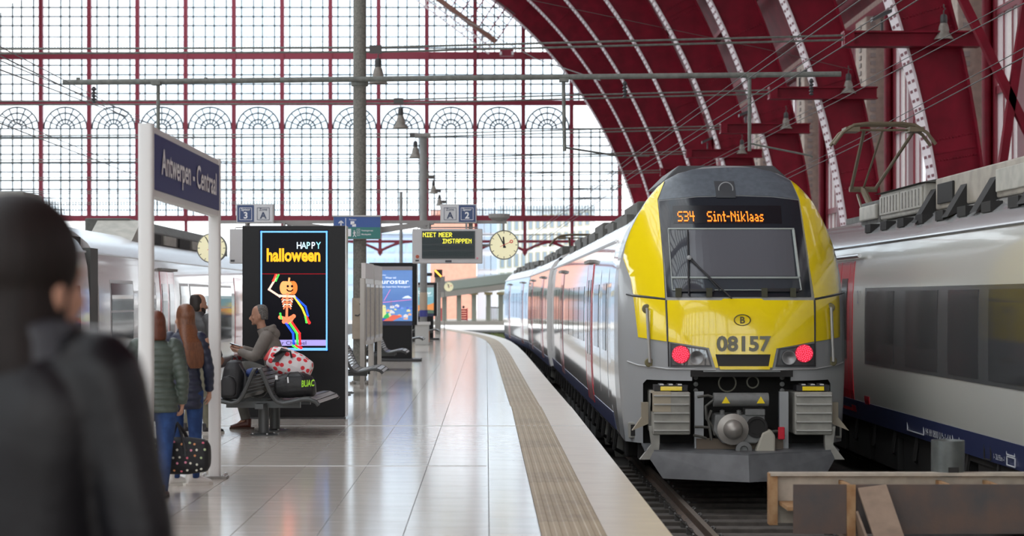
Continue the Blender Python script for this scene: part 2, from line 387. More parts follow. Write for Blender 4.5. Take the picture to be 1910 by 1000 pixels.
# ------------------------------------------------------------------ hall vault: ribs
AX, AZ, RI = -19.6, -0.1, 33.0
RY = [55 + 14.3 * k for k in range(8)]
def arc(r, th): return (AX + r * math.cos(th), AZ + r * math.sin(th))
RIBN = ['nearest', 'second', 'third', 'fourth', 'fifth', 'sixth', 'seventh', 'farthest']
BAT = mat('lattice_dash', (0.16, 0.02, 0.035), 0.6)
for k, Yk in enumerate(RY):
    t = thing('roof_rib', 'oxblood steel arch rib with pale lattice inner edge, %s of the eight' % RIBN[k], 'arch rib', (13.4, Yk, -1.0), 'arch ribs of the hall')
    th0, th1 = math.radians(-1.5), math.radians(62); N = 44; WD = 0.75
    def dep(th): return 1.2 + 0.95 * min(1, th / math.radians(40))
    rg = []
    for i in range(N + 1):
        th = th0 + (th1 - th0) * i / N; a = arc(RI + .06, th); b = arc(RI + dep(th), th)
        rg.append([Vector((a[0], Yk, a[1])), Vector((b[0], Yk, b[1])), Vector((b[0], Yk + WD, b[1])), Vector((a[0], Yk + WD, a[1]))])
    MB().rings(rg).build('rib_web', RED, t)
    rg = []
    for i in range(N + 1):
        th = th0 + (th1 - th0) * i / N; a = arc(RI, th); b = arc(RI + .07, th)
        rg.append([Vector((a[0], Yk - .12, a[1])), Vector((b[0], Yk - .12, b[1])), Vector((b[0], Yk + WD + .12, b[1])), Vector((a[0], Yk + WD + .12, a[1]))])
    MB().rings(rg).build('rib_lattice_edge', LATT, t)
    rg = []
    for i in range(N + 1):
        th = th0 + (th1 - th0) * i / N; d = dep(th); a = arc(RI + d - .08, th); b = arc(RI + d, th)
        rg.append([Vector((a[0], Yk - .18, a[1])), Vector((b[0], Yk - .18, b[1])), Vector((b[0], Yk + WD + .18, b[1])), Vector((a[0], Yk + WD + .18, a[1]))])
    MB().rings(rg).build('rib_outer_flange', RED, t)
    mb = MB(); th = th0
    while th < th1:
        for dy in (-.06, .45):
            p, q = arc(RI - .012, th), arc(RI - .012, th + .0026); r, s2 = arc(RI + .01, th), arc(RI + .01, th + .0026)
            mb.add([(p[0], Yk + dy, p[1]), (q[0], Yk + dy, q[1]), (q[0], Yk + dy + .30, q[1]), (p[0], Yk + dy + .30, p[1]), (r[0], Yk + dy, r[1]), (s2[0], Yk + dy, s2[1]), (s2[0], Yk + dy + .30, s2[1]), (r[0], Yk + dy + .30, r[1])],
                   [(0, 1, 2, 3), (0, 4, 5, 1), (2, 6, 7, 3), (1, 5, 6, 2), (3, 7, 4, 0)])
        th += .0085
    mb.build('lattice_dashes', BAT, t, kind='stuff')
    j = 0; th = math.radians(4)
    while th < math.radians(60):          # splice plates across the web
        a, b = arc(RI + .1, th), arc(RI + dep(th) - .1, th); a2, b2 = arc(RI + .1, th + .006), arc(RI + dep(th) - .1, th + .006)
        MB().prism([(a[0], Yk - .03, a[1]), (b[0], Yk - .03, b[1]), (b2[0], Yk - .03, b2[1]), (a2[0], Yk - .03, a2[1])], (0, .04, 0)).build('splice_plate', RED, t)
        if k < 4:
            mb = MB()
            for rr in range(13):
                for dth in (-.006, .012):
                    r = RI + .2 + rr * (dep(th) - .35) / 12; c = arc(r, th + dth)
                    mb.lathe([(.035, 0), (.025, .02), (0.004, .03)], 6, Matrix.Translation((c[0], Yk, c[1])) @ Matrix.Rotation(PI / 2, 4, 'X'))
            mb.build('rivet_row', RED, t, kind='stuff')
        th += math.radians(6.3); j += 1
# purlins + roof deck (ceiling)
ceil = None
rg = []
for i in range(25):
    th = math.radians(21 + 41 * i / 24); a = arc(37.2, th); rg.append([Vector((a[0], y, a[1])) for y in (-30, 160)])
DECK = mat('roof_deck_red', (0.15, 0.004, 0.016), 0.6, var=0.2, vscale=1)
ceil = MB().rings(rg, cap=False, closed=False).build('ceiling', DECK, kind='structure')
for th in [math.radians(d) for d in (22, 26.5, 31, 35.5, 40, 44.5, 49, 53.5, 58)]:
    a = arc(36.2, th); b = arc(35.2, th)
    for (y0, y1) in [(RY[k] + .75, RY[k + 1]) for k in range(7)] + [(-30, 55)]:
        MB().bar((a[0], y0, a[1]), (a[0], y1, a[1]), .18, .9, up=(math.cos(th), 0, math.sin(th))).build('purlin', RED, ceil)
# skylight bars over the crown, and the far half of the vault
mb = MB()
for i in range(17):
    th = math.radians(62 + 56 * i / 16); a = arc(36.5, th); mb.bar((a[0], -30, a[1]), (a[0], 160, a[1]), .3, .3)
for y in [-16 + 7.15 * i for i in range(25)]:
    pts = [arc(36.5, math.radians(62 + 56 * i / 14)) for i in range(15)]; mb.tube([(p[0], y, p[1]) for p in pts], .22, 6)
mb.build('skylight_bars', RED, ceil)
rg = []
for i in range(17):
    th = math.radians(118 + 36 * i / 16); a = arc(37.2, th); rg.append([Vector((a[0], y, a[1])) for y in (-30, 160)])
MB().rings(rg, cap=False, closed=False).build('far_roof_deck', DECK, ceil)
# nearer ribs over and behind the camera
for k, Yk in enumerate([55 - 14.3 * q for q in range(1, 6)]):
    rg = []
    for i in range(31):
        th = math.radians(-1.5 + 181 * i / 30); a = arc(RI, th); b = arc(RI + 2.0, th)
        rg.append([Vector((a[0], Yk, a[1])), Vector((b[0], Yk, b[1])), Vector((b[0], Yk + .75, b[1])), Vector((a[0], Yk + .75, a[1]))])
    MB().rings(rg).build('overhead_rib', RED, ceil)
# head building wall closing the hall behind the camera, unseen, added for reflections; tall openings sized to admit light
wb_ = MB().box(-54, 15.6, -31.5, -30, -1, 3.5).build('wall_back', STONE, kind='structure')
for i in range(13): MB().box(-54 + i * 5.6, -53.1 + i * 5.6, -31.5, -30, 3.5, 32.0).build('wall_pier', STONE, wb_)
for z in (14.5, 31.0): MB().box(-54, 15.6, -31.5, -30, z, z + .8 + (5 if z > 25 else 0)).build('wall_band', STONE, wb_)
for i in range(25): MB().box(-52.4 + i * 2.8, -52.25 + i * 2.8, -30.8, -30.6, 3.5, 31).build('window_bar', RED, wb_)
# ------------------------------------------------------------------ right side wall with tall windows between ribs
WX = 15.6
wall = MB().box(WX, WX + .8, -30, 159, -1, 3.2).build('wall_right', STONE, kind='structure')
MB().box(WX, WX + .8, -30, 159, 13.0, 16.5).build('wall_frieze', STONE, wall)
MB().box(WX - .35, WX + .1, -30, 159, 12.6, 13.1).build('wall_cornice', RED, wall)
FRO = frosted_mat('milky_pane', (0.70, 0.68, 0.68)); RDF = mat('window_frame_red', (0.22, 0.015, 0.03), 0.45)
wn = 0
pier_edges = []
for k in range(-5, 7):
    ya = 55 + 14.3 * k
    MB().box(WX, WX + .8, ya + 3.6, ya + 7.2, 3.2, 13.0).build('wall_pier', STONE, wall)
    MB().box(WX - .9, WX, ya + 4.2, ya + 6.3, 2.0, 12.6).build('pale_pilaster', STONE, wall, bevel=.05)
    MB().box(WX - 1.0, WX, ya + 4.1, ya + 6.4, 1.4, 2.2).build('pilaster_foot', STONE, wall, bevel=.1)
    lat = MB()
    z = 2.3
    while z < 12.5: lat.box(WX - .95, WX - .89, ya + 5.0, ya + 5.35, z, z + .16); lat.box(WX - .72, WX - .52, ya + 4.16, ya + 4.2, z, z + .16); z += .3
    lat.build('lattice_post', mat('lattice_grey', (.36, .32, .30), .7), wall)
    MB().tube([(WX - .25, ya + 3.2, -1), (WX - .25, ya + 3.2, 12.6)], .16, 10).build('red_downpipe', RED, wall, smooth=True)
    for j, (y0, y1) in enumerate(((ya - 3.2, ya - .2), (ya + .2, ya + 3.0), (ya + 7.6, ya + 10.6))):
        wn += 1
        wd = MB()
        for yy in (y0, y1): wd.box(WX - .10, WX + .2, yy - .2, yy + .2, 3.2, 13.0)
        for u in (1, 2): wd.box(WX - .05, WX + .05, y0 + (y1 - y0) * u / 3 - .05, y0 + (y1 - y0) * u / 3 + .05, 3.2, 13.0)
        zz = [3.2, 5.6, 8.0, 10.4, 12.4, 13.0]
        for z in zz: wd.box(WX - .06, WX + .15, y0, y1, z - .12, z + .12)
        wo_ = wd.build('window_%d' % wn, RDF, kind='structure')
        for z0, z1 in zip(zz[:-1], zz[1:]):
            for u in range(3):
                MB().box(WX - .03, WX - .01, y0 + (y1 - y0) * u / 3, y0 + (y1 - y0) * (u + 1) / 3, z0, z1).build('pane', FRO, wo_)
# diagonal braces by the near windows
for i, (a, b) in enumerate((((1796, 0), (1910, 232)), ((1872, 290), (1905, 60)))):
    t = thing('wall_brace', ['long diagonal red brace falling to the right beside the near windows', 'steep red brace rising to the right beside the near windows'][i], 'brace', P(*b, 52))
    MB().bar(P(*a, 52) + (P(*a, 52) - P(*b, 52)) * .3, P(*b, 52) + (P(*b, 52) - P(*a, 52)) * .3, .22, .22).build('brace_bar', RED, t)
# ------------------------------------------------------------------ glazed end wall
GY = 159.5; GS = FPX / GY
def gx(px): return (px - 907) / GS
def gz(py): return EYE + (557 - py) / GS
gw = MB().box(gx(-375), gx(1195), GY - .25, GY + .25, gz(413), gz(402)).build('window_100', REDW, kind='structure')
gw['label'] = 'huge glazed end wall of the hall with red mullions'
GL = glass_mat('end_wall_glass')
def arch_x(z):
    d = 33.6 ** 2 - (z - AZ) ** 2
    return AX + math.sqrt(max(d, .01))
def hbar(py, h, name, nm=REDW, dy=0.0, yd=.2):
    z = gz(py); MB().box(gx(-375), min(gx(1195), arch_x(z)), GY - yd + dy, GY + yd + dy, z - h / 2, z + h / 2).build(name, nm, gw)
hbar(104, .62, 'main_rail'); hbar(192, .42, 'main_rail'); hbar(-105, .5, 'main_rail'); hbar(-290, .6, 'main_rail')
hbar(90, .1, 'thin_rail', MUNT); hbar(69, .06, 'thin_rail', MUNT); hbar(370, .07, 'thin_rail', MUNT); hbar(392, .07, 'thin_rail', MUNT)
MULL = [77 + 89.9 * i for i in range(-5, 13)]
for px in MULL:
    x = gx(px); zt = AZ + math.sqrt(max(1, 33.6 ** 2 - (x - AX) ** 2)); zt = min(zt, gz(-300))
    if zt > gz(405): MB().box(x - .17, x + .17, GY - .3, GY + .15, gz(410), zt).build('mullion', REDW, gw)
SUBX = [70 / 450, 182 / 450, 265 / 450, 378 / 450]
rowsA = [48 - 17 * i for i in range(20)][::-1]; rowsB = [122, 139.5, 157, 174.5]; rowsC = [240, 256, 272, 288, 304.5, 321, 337, 353.5]
panes = []
tb = 0.06
for bi in range(len(MULL) - 1):
    xa, xb = MULL[bi], MULL[bi + 1]
    cx_ = [xa] + [xa + (xb - xa) * s for s in SUBX] + [xb]
    mb = MB()
    def vbar(px, p0, p1, r=tb):
        x = gx(px); z1 = min(gz(p0), AZ + math.sqrt(max(1, 33.4 ** 2 - (x - AX) ** 2))); z0 = gz(p1)
        if z1 > z0: mb.box(x - r, x + r, GY - .05, GY + .05, z0, z1)
    for c in cx_[1:-1]:
        vbar(c, -300, 98); vbar(c, 110, 189); vbar(c, 240, 404)
    for r in rowsA + rowsB + rowsC:
        z = gz(r); x1 = min(gx(xb), arch_x(z))
        if x1 > gx(xa): mb.box(gx(xa), x1, GY - .05, GY + .05, z - tb, z + tb)
    # balustrade ornament above the two main rails
    for r0, r1 in ((72, 90), (372, 400)):
        q = xa + 3
        while q < xb:
            vbar(q, r0, r1, .022); q += 5.6
        for c in [xa + 11.2 * (u + .5) for u in range(8)]:
            if gx(c) < arch_x(gz(r0)) - .3:
                rr = .17; pts = [(gx(c) + rr * math.cos(a * PI / 4), GY, gz((r0 + r1) / 2) + rr * math.sin(a * PI / 4)) for a in range(9)]; mb.tube(pts, .02, 3, cap=False)
    # fan light
    cxm = (xa + xb) / 2
    if gx(xb) < arch_x(gz(200)) + 1.0:
        for rr in (40, 29, 17, 9):
            pts = [(gx(cxm + rr * math.cos(a * PI / 14)), GY, gz(240 - rr * math.sin(a * PI / 14))) for a in range(15)]
            mb.tube(pts, .075, 4, cap=False)
        for a in range(1, 8):
            an = a * PI / 8; mb.bar((gx(cxm + 9 * math.cos(an)), GY, gz(240 - 9 * math.sin(an))), (gx(cxm + 40 * math.cos(an)), GY, gz(240 - 40 * math.sin(an))), .11, .11)
    if mb.v: mb.build('glazing_bars', MUNT, gw)
    rws = list(zip(rowsA[:-1], rowsA[1:])) + [(48, 69), (69, 90), (109, 122), (122, 139.5), (139.5, 157), (157, 174.5), (174.5, 189), (195, 240)] + list(zip(rowsC[:-1], rowsC[1:])) + [(353.5, 370), (370, 404)]
    for (r0, r1) in rws:
        for c0, c1 in (list(zip(cx_[:-1], cx_[1:])) if r0 != 195 else [(xa, xb)]):
            if gx(c1) < arch_x(gz(r0)) + .3: panes.append((c0, c1, r0, r1))
random.shuffle(panes); panes.sort(key=lambda p: (p[1] < 2 or p[3] < 2, -(p[1] - p[0]) * (p[3] - p[2])))
un = mesh_of(MB().add([(0, 0, 0), (1, 0, 0), (1, 0, 1), (0, 0, 1), (0, .02, 0), (1, .02, 0), (1, .02, 1), (0, .02, 1)], [(0, 1, 2, 3), (7, 6, 5, 4), (0, 4, 5, 1), (1, 5, 6, 2), (2, 6, 7, 3), (3, 7, 4, 0)]), 'pane', GL)
rest = MB()
for i, (c0, c1, r0, r1) in enumerate(panes):
    if i < 295: inst('pane', un, gw, (gx(c0), GY, gz(r1)), scale=(gx(c1) - gx(c0), 1, gz(r0) - gz(r1)))
    else: rest.box(gx(c0), gx(c1), GY, GY + .02, gz(r1), gz(r0))
rest.build('pane_field', GL, gw, kind='stuff')
# hangers, tie bar and curved braces below the end wall
for i, px in enumerate([258, 347, 527, 709, 888, 979, 1067]):
    t = thing('end_wall_bracket', 'red hanger with two curved braces below the end wall, %s from the left' % ['first', 'second', 'third', 'fourth', 'fifth', 'sixth', 'seventh'][i], 'bracket', (gx(px), GY, gz(472)), 'brackets under the glazed end wall')
    MB().box(gx(px) - .13, gx(px) + .13, GY - .13, GY + .13, gz(470), gz(412)).build('hanger', REDW, t)
    MB().lathe([(.02, -.35), (.2, -.1), (.24, .1), (.14, .25)], 10, Matrix.Translation((gx(px), GY, gz(470)))).build('pendant', REDW, t)
    for s_ in (-1, 1):
        pts = [(gx(px + s_ * 55 * u), GY, gz(468 - 17 * math.sin(u * PI / 2))) for u in [q / 8 for q in range(9)]]
        MB().tube(pts, .13, 6).build('curved_brace', REDW, t)
t = MB().box(gx(640), gx(1160), GY - .1, GY + .1, gz(453), gz(448)).build('tie_bar', REDW, gw)
MB().box(gx(640), gx(1160), GY + .3, GY + .4, gz(438.5), gz(437)).build('tie_rod', WIRE, gw)
# lateral arch soffit and gallery high up by the end wall (top centre of the photo)
t = thing('roof_gallery', 'pale lattice gallery beam sloping down under the vault beside the end wall', 'gallery', P(930, 95, 150))
p0, p1 = P(790, -22, 150), P(925, 78, 150)
MB().bar(p0, p1, 1.0, .32).build('gallery_beam', mat('dusty_brown', (0.24, 0.12, 0.09), 0.8), t)
for o in range(5):
    d = Vector((0.32, 0, 0.45)) * (1 + o * .95); MB().bar(p0 + d, p1 + d, .07, .07).build('gallery_rail', WIRE, t)
for u in range(9):
    q = p0 + (p1 - p0) * (u / 8); MB().bar(q, q + Vector((1.5, 0, 2.2)), .09, .09).build('gallery_post', REDW, t)
for o in range(2):
    d = Vector((-.3, 0, -.5)) * (1 + o * .9); MB().bar(p0 + d, p1 + d, .1, .1).build('lower_chord', LATT, t)
for u in range(16):
    a_, b_ = p0 + (p1 - p0) * (u / 16), p0 + (p1 - p0) * ((u + 1) / 16); d = Vector((-.57, 0, -.95))
    MB().bar(a_ if u % 2 else a_ + d, b_ + d if u % 2 else b_, .08, .08).build('lattice_bar', LATT, t)
MB().box(*[P(932, 0, 150).x, P(958, 0, 150).x], 149.8, 150.3, PZ(105, 150), PZ(92, 150)).build('gallery_box', REDW, t)
for q in (934, 956): MB().box(PX(q - 2, 149.6), PX(q + 2, 149.6), 149.6, 149.7, PZ(102, 149.6), PZ(96, 149.6)).build('small_lamp', WHT, t)
# wall verge red plate by the arch foot
# ================================================================== OUTSIDE
def facade(name, label, px0, px1, py0, py1, Y, m, wm, wins, depth=8.0, frame=None):
    t = thing(name, label, 'building', (PX((px0 + px1) / 2, Y), Y, -1.0))
    MB().box(PX(px0, Y), PX(px1, Y), Y, Y + depth, -1.0, PZ(py0, Y)).build('building_wall', m, t)
    MB().box(PX(px0, Y), PX(px1, Y), Y - .3, Y + depth, PZ(py0, Y), PZ(py0, Y) + .5).build('parapet', m, t)
    for (a, b, c, d) in wins:
        w_ = MB().box(PX(a, Y) - .08, PX(b, Y) + .08, Y - .1, Y + .2, PZ(d, Y) - .08, PZ(c, Y) + .08).build('window_frame', frame or m, t)
        MB().box(PX(a, Y), PX(b, Y), Y - .14, Y - .08, PZ(d, Y), PZ(c, Y)).build('window_glass', wm, w_)
    return t
PINK = mat('salmon_render', (0.72, 0.33, 0.24), 0.9, var=0.06, vscale=2)
WHB = mat('white_facade', (0.66, 0.68, 0.68), 0.8)
PBL = mat('pale_blue_glass', (0.36, 0.52, 0.66), 0.25)
GWIN = mat('grey_window', (0.26, 0.32, 0.37), 0.3)
OCH = mat('ochre_sill', (0.52, 0.46, 0.28), 0.8)
facade('gable_building', 'salmon pink windowless gable building behind the departure display', 803, 888, 400, 600, 205, PINK, GWIN, [], 10)
facade('office_block', 'pale blue glass stair tower between the salmon gable and white block', 889.5, 927, 396, 600, 212, mat('pale_tower', (0.58, 0.68, 0.76), 0.6), PBL, [(x, x + 11, y, y + 24) for x in (891, 904, 916) for y in (410, 442, 478, 512)], 10)
wins = []
for r in range(5):
    for c in range(13):
        x = 934 + c * 13.2; wins.append((x, x + 6.2, 408 + r * 34 - c * 1.0, 431 + r * 34 - c * 1.0))
facade('apartment_block', 'white apartment block with rows of narrow windows behind the round clock', 928.5, 1110, 392, 600, 218, WHB, GWIN, wins, 10, OCH)
facade('blue_block', 'pale blue office block seen under the end wall left of the departure display', 560, 805, 440, 600, 230, mat('bluish_facade', (0.46, 0.56, 0.70), 0.7), PBL, [(572 + 19 * c, 584 + 19 * c, 452 + r * 30, 470 + r * 30) for c in range(12) for r in range(4)], 10)
facade('low_white_block', 'low white building glimpsed behind the left clock', 180, 540, 476, 600, 235, WHB, GWIN, [(200 + 26 * c, 214 + 26 * c, 490, 510) for c in range(12)], 10)
# far curved platform with canopy
FY = 137.0
fp = MB().box(PX(800, FY), PX(965, FY), FY - 1.5, FY + 14, -.25, 0.02).build('far_platform', mat('far_platform_stone', (0.62, 0.58, 0.50), 0.7), None)
tag(fp, 'far platform under the corrugated canopy beyond the hall', 'platform')
t = thing('platform_canopy', 'long canopy with corrugated grey green roof on square columns outside the hall', 'canopy', (PX(880, FY), FY, 0.02))
CAN = mat('canopy_green_grey', (0.30, 0.34, 0.28), 0.7); 
p = [P(806, 547, FY), P(965, 527, FY)]
mb = MB()
n = 60
for i in range(n):
    a = p[0] + (p[1] - p[0]) * (i / n); b = p[0] + (p[1] - p[0]) * ((i + .55) / n)
    mb.prism([a, b, b + Vector((0, 4, .75)), a + Vector((0, 4, .75))], (0, 0, .1))
mb.prism([p[0] - Vector((0, 0, .05)), p[1] - Vector((0, 0, .05)), p[1] + Vector((0, 4, .70)), p[0] + Vector((0, 4, .70))], (0, 0, .06))
mb.build('corrugated_roof', CAN, t)
MB().prism([p[0] - Vector((0, .05, .4)), p[1] - Vector((0, .05, .4)), p[1], p[0]], (0, .2, 0)).build('fascia', mat('canopy_fascia', (0.42, 0.40, 0.35), 0.7), t)
for px in (829, 856, 884, 911, 934):
    x = PX(px, FY + .5); MB().box(x - .17, x + .17, FY + .3, FY + .65, .02, PZ(545, FY)).build('canopy_column', mat('column_grey_green', (0.34, 0.36, 0.30), 0.7), t)
    MB().box(x - .3, x + .3, FY + .1, FY + .85, PZ(550, FY), PZ(545, FY)).build('column_head', mat('ochre_head', (0.5, 0.42, 0.22), 0.7), t)
REDB = mat('bright_red', (0.72, 0.035, 0.05), 0.5)
for i, (a, b) in enumerate(((815, 824), (857, 872))):
    t = thing('red_barrier', ['narrow red slatted barrier on the far platform beside the advert stand', 'wide red slatted barrier between the canopy columns of the far platform'][i], 'barrier', (PX((a + b) / 2, FY), FY + 1.5, .02))
    x0, x1 = PX(a, FY + 1.5), PX(b, FY + 1.5)
    for q in range(5): MB().box(x0, x1, FY + 1.45, FY + 1.55, .08 + q * .17, .2 + q * .17).build('barrier_slat', REDB, t)
    for x in (x0 + .03, x1 - .03): MB().box(x - .04, x + .04, FY + 1.4, FY + 1.6, .02, .95).build('barrier_post', REDB, t)
    MB().lathe([(.03, 0), (.1, .06), (.09, .15), (.02, .2)], 10, Matrix.Translation(((x0 + x1) / 2, FY + 1.5, .93))).build('barrier_lamp', DARKG, t)
t = thing('rail_fence', 'dark metal railing on the far platform beside the train tail', 'railing', (PX(915, FY), FY + 3, .02))
for q in range(9): x = PX(907 + q * 3.3, FY + 3); MB().box(x - .03, x + .03, FY + 2.97, FY + 3.03, .02, 1.0).build('fence_bar', GREYM, t)
MB().box(PX(906, FY + 3), PX(935, FY + 3), FY + 2.95, FY + 3.05, .95, 1.03).build('fence_rail', GREYM, t)
# grass strip beneath the far platform
gr = MB()
for i in range(500):
    x = random.uniform(PX(896, 122), PX(940, 122)); y = random.uniform(118, 128); h = random.uniform(.1, .4)
    gr.add([(x, y, -.95), (x + .05, y, -.95), (x + random.uniform(-.1, .1), y, -.95 + h)], [(0, 1, 2)])
tag(gr.build('track_weeds', mat('weeds', (0.30, 0.36, 0.14), 0.9)), 'yellow green weeds between the tracks beyond the platform end', 'weeds', kind='stuff')
# ================================================================== SPAN WIRES, BRACKET BEAMS, LAMPS
LAMPM = mat('lamp_enamel', (0.24, 0.22, 0.19), 0.5, var=0.2, vscale=9)
def lamp_proto():
    t = thing('bell_lamp', 'x', 'lamp', (0, 0, 0), 'bell lamps hanging in the hall')
    MB().lathe([(.02, .27), (.10, .25), (.13, .17), (.155, .05), (.17, -.05), (.27, -.19), (.275, -.215), (.255, -.205), (.15, -.05), (.12, .04), (.02, .06)], 22).build('lamp_shade', LAMPM, t, smooth=True)
    MB().lathe([(.02, .52), (.075, .50), (.10, .44), (.10, .27), (.08, .24), (.02, .24)], 16).build('lamp_housing', mat('lamp_housing_dark', (0.05, 0.05, 0.05), 0.5), t, smooth=True)
    MB().lathe([(.01, -.02), (.05, -.05), (.07, -.11), (.05, -.16), (.01, -.18)], 12).build('lamp_bulb', mat('unlit_bulb', (0.6, 0.6, 0.56), 0.2), t, smooth=True)
    MB().tube([(0, 0, .52), (0, 0, .62), (.05, 0, .66), (0, 0, .72), (0, 0, .80)], .018, 6).build('lamp_hook', WIRE, t)
    return t
lamp0 = lamp_proto(); used = [False]
def lamp(loc, label, group='bell lamps hanging in the hall'):
    o = copy_tree(lamp0) if used[0] else lamp0; used[0] = True
    o.location = loc; o['label'] = label; o['group'] = group; return o
ORD = ['first', 'second', 'third', 'fourth', 'fifth', 'sixth', 'seventh', 'eighth']
for k, Yk in enumerate(RY[:7]):
    s = FPX / Yk
    zc = EYE + 479 / 64.36
    if k < 5:
        t = thing('bracket_beam', 'oxblood steel beam bolted across the %s arch rib carrying a lamp' % RIBN[k], 'beam', (12.2, Yk, zc), 'beams across the arch ribs')
        x0, x1 = 10.23, 14.15; y0 = Yk - .75
        MB().box(x0, x1, y0, y0 + .5, zc + .17, zc + .22).build('top_flange', RED, t)
        MB().box(x0, x1, y0, y0 + .5, zc - .22, zc - .17).build('bottom_flange', RED, t)
        MB().box(x0, x1, y0 + .2, y0 + .26, zc - .17, zc + .17).build('beam_web', RED, t)
        MB().box(x0 + .02, x0 + .3, y0 + .02, y0 + .48, zc - .17, zc + .17).build('beam_end_plate', RED, t)
        MB().box(12.1, 12.9, y0 + .5, Yk + .05, zc - .15, zc + .15).build('fixing_block', RED, t)
        if k < 4:
            lamp((13.1, y0 + .1, zc - .02 + .21), 'bell lamp sitting over the beam of the %s arch rib' % RIBN[k], 'bell lamps on the rib beams')
            f = thing('floodlight', 'small dark floodlight on top of the beam of the %s arch rib' % RIBN[k], 'floodlight', (11.35, y0 + .2, zc + .22))
            MB().box(11.32, 11.38, y0 + .18, y0 + .24, zc + .22, zc + .55).build('floodlight_post', DARKG, f)
            MB().prism([(11.05, y0, zc + .5), (11.6, y0, zc + .75), (11.6, y0, zc + .85), (11.05, y0, zc + .62)], (0, .35, 0)).build('floodlight_head', DARKG, f)
    wz = EYE + 462 / 64.36
    ws = thing('span_wire', 'twin horizontal span wire stretched across the hall at the %s arch rib' % RIBN[k], 'wire', (-20, Yk - .6, wz), 'span wires across the hall')
    for o in (0, .13): MB().tube([(-45, Yk - .55, wz - .28 + o), (-3, Yk - .55, wz - .1 + o), (10.3, Yk - .55, zc - .02 + o)], .032, 6).build('wire_strand', PIPE, ws)
    MB().box(-3.35, -3.0, Yk - .62, Yk - .48, wz - .14, wz + .08).build('wire_clamp', WIRE, ws)
    if k < 7:
        lamp((-3.1, Yk - .6, wz - .80), 'bell lamp hanging over the platform, %s from the front of the row' % ORD[k], 'bell lamps over the platform')
# ================================================================== MASTS
def mast(label, x, y, zt, r, m=CONC):
    t = thing('steel_mast', label, 'mast', (x, y, 0), 'masts along the platform')
    MB().lathe([(r * 1.0, 0), (r, 1.0), (r * .97, zt), (.01, zt + .02)], 20, Matrix.Translation((x, y, 0))).build('mast_shaft', m, t, smooth=True)
    MB().lathe([(r * 1.5, 0), (r * 1.5, .04), (r, .06)], 20, Matrix.Translation((x, y, 0))).build('mast_base_plate', GREYM, t)
    return t
MX, MY = -2.44, 36.6
m1 = mast('tall mottled grey mast behind the halloween screen', MX, MY, 8.6, .128)
pz = PZ(153, MY)
pipe = thing('catenary_pipe', 'long grey horizontal catenary pipe fixed to the tall mast', 'catenary pipe', (MX, MY, pz))
MB().tube([(PX(122, MY), MY - .2, pz - .03), (PX(1565, MY), MY - .2, pz + .13)], .052, 12).build('pipe_tube', PIPE, pipe, smooth=True)
MB().lathe([(.16, -.05), (.17, 0), (.17, .08), (.13, .12)], 20, Matrix.Translation((MX, MY, pz - .03))).build('mast_collar', PIPE, pipe)
for px, y0, y1, dx in ((295, 158, 252, 0), (1051, 152, 282, 2), (1398, 145, 282, 0)):
    MB().tube([P(px, y0, MY - .2), P(px + dx, y1, MY - .2)], .036, 8).build('drop_post', PIPE, pipe)
    MB().box(PX(px, MY) - .09, PX(px, MY) + .09, MY - .3, MY - .1, PZ(y0 + 3, MY), PZ(y0 - 3, MY)).build('post_clamp', PIPE, pipe)
for px, y0 in ((179, 160), (1164, 150), (1510, 145)):
    MB().lathe([(.02, 0), (.05, .02), (.02, .05), (.05, .08), (.02, .11), (.05, .14), (.02, .17), (.05, .20), (.02, .23), (.05, .27), (.02, .32)], 10, Matrix.Translation((PX(px, MY), MY - .2, PZ(y0, MY) - .36))).build('insulator', DARKG, pipe)
for px, sgn in ((150, 1), (387, 1)):
    MB().box(PX(px, MY) - .03, PX(px, MY) + .03, MY - .24, MY - .16, PZ(152, MY), PZ(147, MY)).build('pipe_bracket', PIPE, pipe)
MB().tube([P(1051, 275, MY - .2), P(1150, 290, MY + 3), P(1210, 291, MY + 5)], .02, 6).build('steady_arm', PIPE, pipe)
MB().tube([P(1400, 268, MY - .2), P(1510, 290, MY - .2), P(1516, 293, MY - .2)], .02, 6).build('steady_arm', PIPE, pipe)
m2 = mast('slim grey mast rising behind the departure display', -2.25, 68.0, PZ(250, 68.0), .13, mat('mast_grey', (0.26, 0.26, 0.25), 0.6, var=.1))
MB().box(-2.55, -2.0, 67.6, 68.4, PZ(256, 68), PZ(250, 68)).build('mast_cap', GREYM, m2)
m3 = mast('thin distant mast left of the departure display', PX(748, 108), 108, PZ(358, 108), .1, MATS['mast_grey'])
bx = thing('utility_cabinet', 'pale grey utility cabinet at the foot of the slim mast', 'cabinet', (-2.27, 67.4, 0))
MB().box(-2.52, -2.03, 67.1, 67.6, 0, .72).build('cabinet_body', mat('cabinet_grey', (0.55, 0.56, 0.54), 0.6), bx, bevel=.01)
MB().box(-2.56, -1.99, 67.05, 67.65, .72, .82).build('cabinet_lid', WHITEP, bx); MB().box(-2.035, -2.02, 67.15, 67.5, .1, .5).build('orange_sticker', mat('orange', (0.75, 0.25, 0.08), 0.5), bx)
band = MB().lathe([(.15, 0), (.15, .22), (.14, .23)], 18, Matrix.Translation((-2.25, 68, 1.0))).build('mast_band', mat('blue_band', (0.06, 0.07, 0.30), 0.4), m2)
MB().lathe([(.14, 0), (.14, .62), (.13, .63)], 18, Matrix.Translation((-2.25, 68, 1.24))).build('mast_poster', mat('tan_paper', (0.52, 0.42, 0.32), 0.7), m2)
